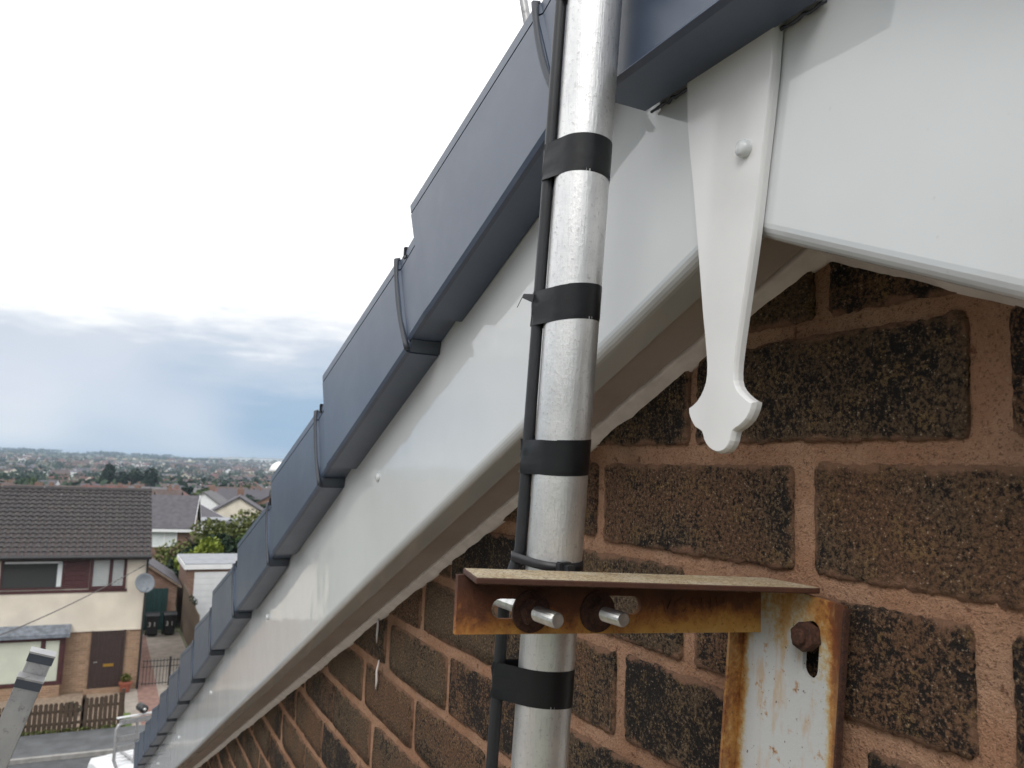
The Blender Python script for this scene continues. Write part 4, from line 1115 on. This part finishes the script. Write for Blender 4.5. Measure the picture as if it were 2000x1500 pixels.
# hedge and shrubs beyond the garages
for i, (x, y, w, h, lf, lb) in enumerate([(-61.0, 6.6, 4.4, 5.6, 'leaf_olive', 'broad olive green hedge tree beside the brown brick house'), (-61.5, 9.3, 5.0, 6.4, 'leaf_olive', 'tall olive hedge tree furthest right by the verge'),
        (-57.6, 5.3, 2.4, 3.9, 'leaf_dark', 'dark green shrub close to the brick house wall'), (-58.0, 7.6, 3.6, 4.6, 'leaf_dark', 'dark round shrub in front of the hedge trees'), (-58.5, 9.8, 3.6, 5.0, 'leaf_mid', 'mid green shrub nearest the verge caps'),
        (-52.2, 5.7, 2.5, 4.35, 'leaf_yellow', 'bright yellow green shrub behind the flat garage roof')]):
    tree(lb, x, y, h, w*1.45, lf, tr, 5200, .15, 'shrub' if h < 5.2 else 'tree', 'garden_shrub' if h < 5.2 else 'hedge_tree', lumps=12, low=.08)

# street lamp
lp_ = thing('street_lamp', 'grey lamp column with white domed head just behind the verge caps', 'street lamp', (-14.0, 2.22, 0))
bm = bmesh.new(); tube(bm, [(0, 0, 0), (0, 0, 1.2), (0, 0, 1.25), (0, 0, 8.17)], [.09, .09, .065, .055], 14); link('column', bm, 'lamp_grey', lp_, smooth=True)
bm = bmesh.new(); tube(bm, [(0, 0, 8.16), (0, 0, 8.24)], [.07, .09], 14); link('collar', bm, 'black_plastic', lp_)
bm = bmesh.new(); tube(bm, [(0, 0, 8.24), (0, 0, 8.26), (0, 0, 8.32), (0, 0, 8.37), (0, 0, 8.40), (0, 0, 8.41)], [.15, .158, .135, .09, .04, .005], 20); link('lamp_head', bm, 'white_trim', lp_, smooth=True)

# ------------------------------------------------------------------ work van with roof rack
vn = thing('work_van', 'white van with aluminium roof rack partly hidden behind the verge', 'van', (-19.7, .05, .005), R(18))
bm = bmesh.new()   # local y along the van, rear at y = 0
secs = []
for y, hw, zt_v, zb in ((0, .86, 1.80, .45), (.06, .90, 1.90, .40), (3.3, .92, 1.94, .38), (3.55, .90, 1.86, .38), (4.15, .86, 1.45, .38), (5.0, .80, 1.15, .42), (5.12, .74, .95, .48)):
    secs.append([(-hw, y, zb), (-hw, y, zb+.6), (-hw*.97, y, zt_v-.25), (-hw*.88, y, zt_v-.06), (-hw*.6, y, zt_v), (hw*.6, y, zt_v), (hw*.88, y, zt_v-.06), (hw*.97, y, zt_v-.25), (hw, y, zb+.6), (hw, y, zb)])
loft(bm, secs); link('body', bm, 'van_white', vn)
for k in range(5):
    bm = bmesh.new(); x = -.44 + k*.22; bx(bm, x-.035, x+.035, .25, 3.1, 1.86, 1.955, 0, .015); link('roof_rib', bm, 'van_white', vn)
for s_ in (-1, 1):
    for y in (.85, 4.1):
        w = link('wheel', (lambda b: (tube(b, [(s_*.70, y, .33), (s_*.90, y, .33)], .33, 20), b)[1])(bmesh.new()), 'tyre', vn)
        bm = bmesh.new(); tube(bm, [(s_*.89, y, .33), (s_*.915, y, .33)], .19, 14); link('hub', bm, 'zinc', w)
    bm = bmesh.new(); bx(bm, -.06+s_*.42-.33, -.06+s_*.42+.33+.06, -.012, .03, 1.15, 1.62, 0, .02); link('rear_window', bm, 'window_glass', vn)
    bm = bmesh.new(); bx(bm, s_*.84-.05, s_*.84+.05, -.02, .02, .9, 1.25, 0, .01); link('tail_light', bm, 'terracotta', vn)
bm = bmesh.new(); prism(bm, [(3.58, 1.84), (4.14, 1.47), (4.13, 1.44), (3.57, 1.81)], 0, -.74, .74); link('windscreen', bm, 'window_glass', vn)
rk = thing('roof_rack', 'aluminium ladder frame with a roller and yellow strap on the white van', 'roof rack', (-19.9, .12, 2.18), R(18))
def rl(name, pts, r, m, seg=8):
    bm = bmesh.new(); tube(bm, pts, r, seg); return link(name, bm, m, rk, smooth=True)
rl('end_hoop', [(.50, .06, -.26), (.50, .0, -.1), (.50, .0, .08), (.50, .0, .52), (.50, .04, .60), (.50, .12, .64)], .035, 'ladder_aluminium')
bm = bmesh.new(); bx(bm, .47, .53, .05, 2.6, .60, .70, 0, .01); link('top_rail', bm, 'ladder_aluminium', rk)
bm = bmesh.new(); bx(bm, .44, .50, .0, 2.6, .725, .755, 0, .006); link('rail_cap', bm, 'white_trim', rk)
for z0, hh in ((.24, .13), (.05, .12)):
    bm = bmesh.new(); bx(bm, .485, .515, .03, 2.6, z0, z0+hh, 0, .01); link('side_panel', bm, 'ladder_aluminium', rk)
rl('roller', [(.30, .52, .86), (.56, .52, .86)], .085, 'black_plastic', 16); rl('roller_axle', [(.52, .52, .86), (.60, .52, .86)], .03, 'zinc')
bm = bmesh.new(); bx(bm, .532, .545, .70, .76, .16, .74); link('strap', bm, 'strap_yellow', rk)
for yy in (.4, 1.8):
    bm = bmesh.new(); bx(bm, -.55, .47, yy, yy+.05, -.245, -.19); link('cross_bar', bm, 'ladder_aluminium', rk)
    bm = bmesh.new(); bx(bm, .47, .484, yy, yy+.05, -.24, .60); link('upright', bm, 'ladder_aluminium', rk)

# ------------------------------------------------------------------ the town in the valley
def mini(bm, x, y, z, rz, w, d, h, rh, wm, rm):
    c, s_ = math.cos(rz), math.sin(rz)
    P = lambda a, b, zz: bm.verts.new((x + a*c - b*s_, y + a*s_ + b*c, z + zz))
    b0 = [P(a, b, -1.5) for a, b in ((-d/2, -w/2), (d/2, -w/2), (d/2, w/2), (-d/2, w/2))]; b1 = [P(a, b, h) for a, b in ((-d/2, -w/2), (d/2, -w/2), (d/2, w/2), (-d/2, w/2))]
    r0, r1 = P(0, -w/2, h+rh), P(0, w/2, h+rh)
    fs = []
    for k in range(4): f = bm.faces.new((b0[k], b0[(k+1) % 4], b1[(k+1) % 4], b1[k])); f.material_index = wm
    f = bm.faces.new((b1[0], b1[1], r0)); f.material_index = wm; f = bm.faces.new((b1[2], b1[3], r1)); f.material_index = wm
    f = bm.faces.new((b1[1], b1[2], r1, r0)); f.material_index = rm; f = bm.faces.new((b1[3], b1[0], r0, r1)); f.material_index = rm
TM = ['brown_brick', 'tan_brick', 'cream_render', 'white_trim', 'brown_roof', 'red_roof', 'slate_roof', 'grey_roof']
t2 = random.Random(5)
# nearer houses one by one
names = ['brown', 'red', 'slate grey', 'grey']; count = 0; spots = []
for i in range(400):
    if count >= 46: break
    d = 120 + 330*t2.random()**.8; a = R(t2.uniform(-6, 12)); x, y = -d*math.cos(a), d*math.sin(a)
    if any(math.hypot(x-p, y-q) < 13 for p, q in spots): continue
    spots.append((x, y)); rz = R(t2.choice([-14, -8, 72, 80]) + t2.uniform(-6, 6)); rm = t2.choice([4, 4, 5, 6, 7]); wm = t2.choice([0, 1, 0, 2, 3]); z = ground_z(x, y)
    w, dd, h, rh = t2.uniform(8, 15), t2.uniform(7, 8.5), t2.choice([2.8, 5, 5]), t2.uniform(2.2, 3.2)
    hp_ = pix((x, y, z+h)); far = 'nearest' if d < 190 else 'middle' if d < 300 else 'farthest'; side = 'above the cream house ridge' if hp_[0] < 280 else 'above the brown brick house' if hp_[0] < 390 else 'close to the verge caps'
    t = thing('far_house', '%s roofed %s, %s walls, %s rows %s' % (names[rm-4], 'bungalow' if h < 4 else ('wide house' if w > 11.5 else 'narrow house'), ['brown brick', 'tan brick', 'cream', 'white'][wm], far, side), 'house', (x, y, z), rz, 'far houses in the valley')
    bm = bmesh.new(); bx(bm, -dd/2, dd/2, -w/2, w/2, -1.5, h); prism(bm, [(-dd/2, h), (0, h+rh), (dd/2, h)], 1, -w/2, w/2); link('wall', bm, TM[wm], t)
    bm = bmesh.new(); prism(bm, [(dd/2+.4, h-.2), (0, h+rh+.05), (-dd/2-.4, h-.2), (-dd/2-.4, h), (0, h+rh+.3), (dd/2+.4, h)], 1, -w/2-.3, w/2+.3); rf = link('roof', bm, TM[rm], t)
    bm = bmesh.new(); bx(bm, -.5, .5, w*.3, w*.3+.6, h+rh-.4, h+rh+1.1); link('chimney', bm, 'brown_brick', rf)
    for k in range(3):
        for z0 in ((.9,) if h < 4 else (.9, 3.3)):
            bm = bmesh.new(); yy = -w/2 + w*(k+.5)/3; bx(bm, dd/2+.01, dd/2+.06, yy-.8, yy+.8, z0, z0+1.2); link('window', bm, 'white_trim' if k % 2 else 'window_glass', t)
    count += 1
# the mass of the town further off
bm = bmesh.new()
for i in range(1500):
    d = 430 + 2300*t2.random()**1.5; a = R(t2.uniform(-12, 20)); x, y = -d*math.cos(a), d*math.sin(a)
    if noise.noise(Vector((x*.004, y*.004, 1.7))) < -.22: continue
    rz = R(20*round(3*noise.noise(Vector((x*.003, y*.003, 8)))) + t2.choice([0, 90]) + t2.uniform(-5, 5))
    red = noise.noise(Vector((x*.0032, y*.0032, 4.4)))
    rm = t2.choice([5, 5, 4]) if red > .12 else t2.choice([4, 6, 7, 4, 5]); wm = t2.choice([0, 0, 1, 0, 2, 3])
    mini(bm, x, y, ground_z(x, y), rz, t2.uniform(9, 20), t2.uniform(7, 9), t2.choice([3, 5, 5.2]), t2.uniform(2.4, 3.4), wm, rm)
o = link('town_houses', bm, TM, kind='stuff'); o['label'] = 'distant mass of red and brown roofed houses across the valley'
# long white sheds on the far ridge
for i, (d, a, w) in enumerate([(3300, 6.6, 70), (3250, 9.0, 210), (3260, 10.6, 120)]):
    x, y = -d*math.cos(R(a)), d*math.sin(R(a)); t = thing('industrial_shed', ['small white industrial shed on the far ridge, leftmost', 'longest white industrial shed on the far ridge', 'white industrial shed on the far ridge nearest the verge'][i], 'shed', (x, y, ground_z(x, y)), R(-a), 'white sheds on the ridge')
    bm = bmesh.new(); bx(bm, -20, 20, -w/2, w/2, -3, 11); link('wall', bm, 'white_trim', t); bm = bmesh.new(); prism(bm, [(-21, 11.1), (0, 14), (21, 11.1)], 1, -w/2-1, w/2+1); link('roof', bm, 'felt_roof', t)
# trees in the middle distance, one by one
mid = [(-410, 1.5, 16.5, 12), (-412, 7.5, 13, 12), (-405, 12.5, 14.5, 13), (-415, 18.5, 15.5, 12), (-300, 17, 7, 8), (-298, 24, 8, 9), (-240, 24, 8, 8), (-320, 40, 7.5, 9), (-360, 55, 9, 11), (-250, 38, 6.5, 8), (-190, 22, 6, 7), (-160, 26, 5.5, 7),
       (-430, -30, 9, 11), (-450, -18, 8, 10), (-520, -38, 9, 12), (-210, 33, 6, 8), (-280, 52, 8, 9), (-180, 31, 5.5, 6)]
tl = ['tallest dark tree above the cream house ridge', 'second dark tree of the clump above the cream house roof', 'dark spreading tree right of the tallest clump tree', 'dark tree at the right end of the tall clump']
for i, (x, y, h, w) in enumerate(mid):
    hp_ = pix((x, y, ground_z(x, y)+h)); lb = tl[i] if i < 4 else '%s %s tree %s the far houses %s' % ('tall' if h > 8.5 else 'spreading' if w > 9.5 else 'small', 'dark' if i % 2 else 'green', 'among' if x < -260 else 'in front of', 'left of the dark clump' if hp_[0] < 200 else 'just right of the dark clump' if hp_[0] < 420 else 'near the verge caps')
    tree(lb, x, y, h, w, 'leaf_dark' if i < 4 or i % 2 else 'leaf_mid', t2, 700, .8, lumps=8, group='trees among the far houses', low=.2)
bm = bmesh.new()
for i in range(3400):
    d = 380 + 3400*t2.random()**1.15; a = R(t2.uniform(-12, 20)); x, y = -d*math.cos(a), d*math.sin(a)
    if noise.noise(Vector((x*.0045, y*.0045, 1.7))) > .18 and t2.random() < .6: continue
    h = t2.uniform(5, 11); leaf_cloud(bm, (x, y, ground_z(x, y) + h*.5), (h*.55, h*.75, h*.5), 26, h*.17, t2, 0, .3)
for i in range(420):          # wooded skyline
    a = R(t2.uniform(-13, 20)); d = t2.uniform(3500, 5000); x, y = -d*math.cos(a), d*math.sin(a)
    if noise.noise(Vector((y*.004, 2.2, d*.0003))) < -.05: continue
    leaf_cloud(bm, (x, y, ground_z(x, y) + 6), (14, 22, 8), 22, 4.5, t2, 0, .2)
o = link('far_woods', bm, 'leaf_far', kind='stuff'); o['label'] = 'dark woods and hedgerows spread between the distant houses'

# ------------------------------------------------------------------ air
hz = bpy.data.materials.new('haze'); hz.use_nodes = True; ht = hz.node_tree; ht.nodes.clear(); q = G(ht)
pv = q.n('ShaderNodeVolumePrincipled'); pv.inputs['Color'].default_value = (.62, .78, .96, 1); pv.inputs['Density'].default_value = .00016; pv.inputs['Anisotropy'].default_value = .2
ho = q.n('ShaderNodeOutputMaterial'); ht.links.new(pv.outputs[0], ho.inputs['Volume']); MATS['haze'] = hz
bm = bmesh.new(); bx(bm, -12500, 12500, -12500, 12500, -40, 75); o = link('haze', bm, 'haze', kind='stuff'); o['label'] = 'pale bluish haze over the valley'

# things that would share a label are told apart by their order from left to right
dup_ = {}
for o in C.objects:
    if o.parent is None and o.get('label') and o.get('group') in ('far houses in the valley', 'trees among the far houses'): dup_.setdefault(o['label'], []).append(o)
for lb, os_ in dup_.items():
    if len(os_) < 2: continue
    os_.sort(key=lambda o: pix(o.location)[0])
    words = {2: ['leftmost', 'rightmost'], 3: ['leftmost', 'middle', 'rightmost'], 4: ['leftmost', 'second', 'third', 'rightmost']}.get(len(os_))
    if words:
        for o, w in zip(os_, words): o['label'] = w + ' ' + lb
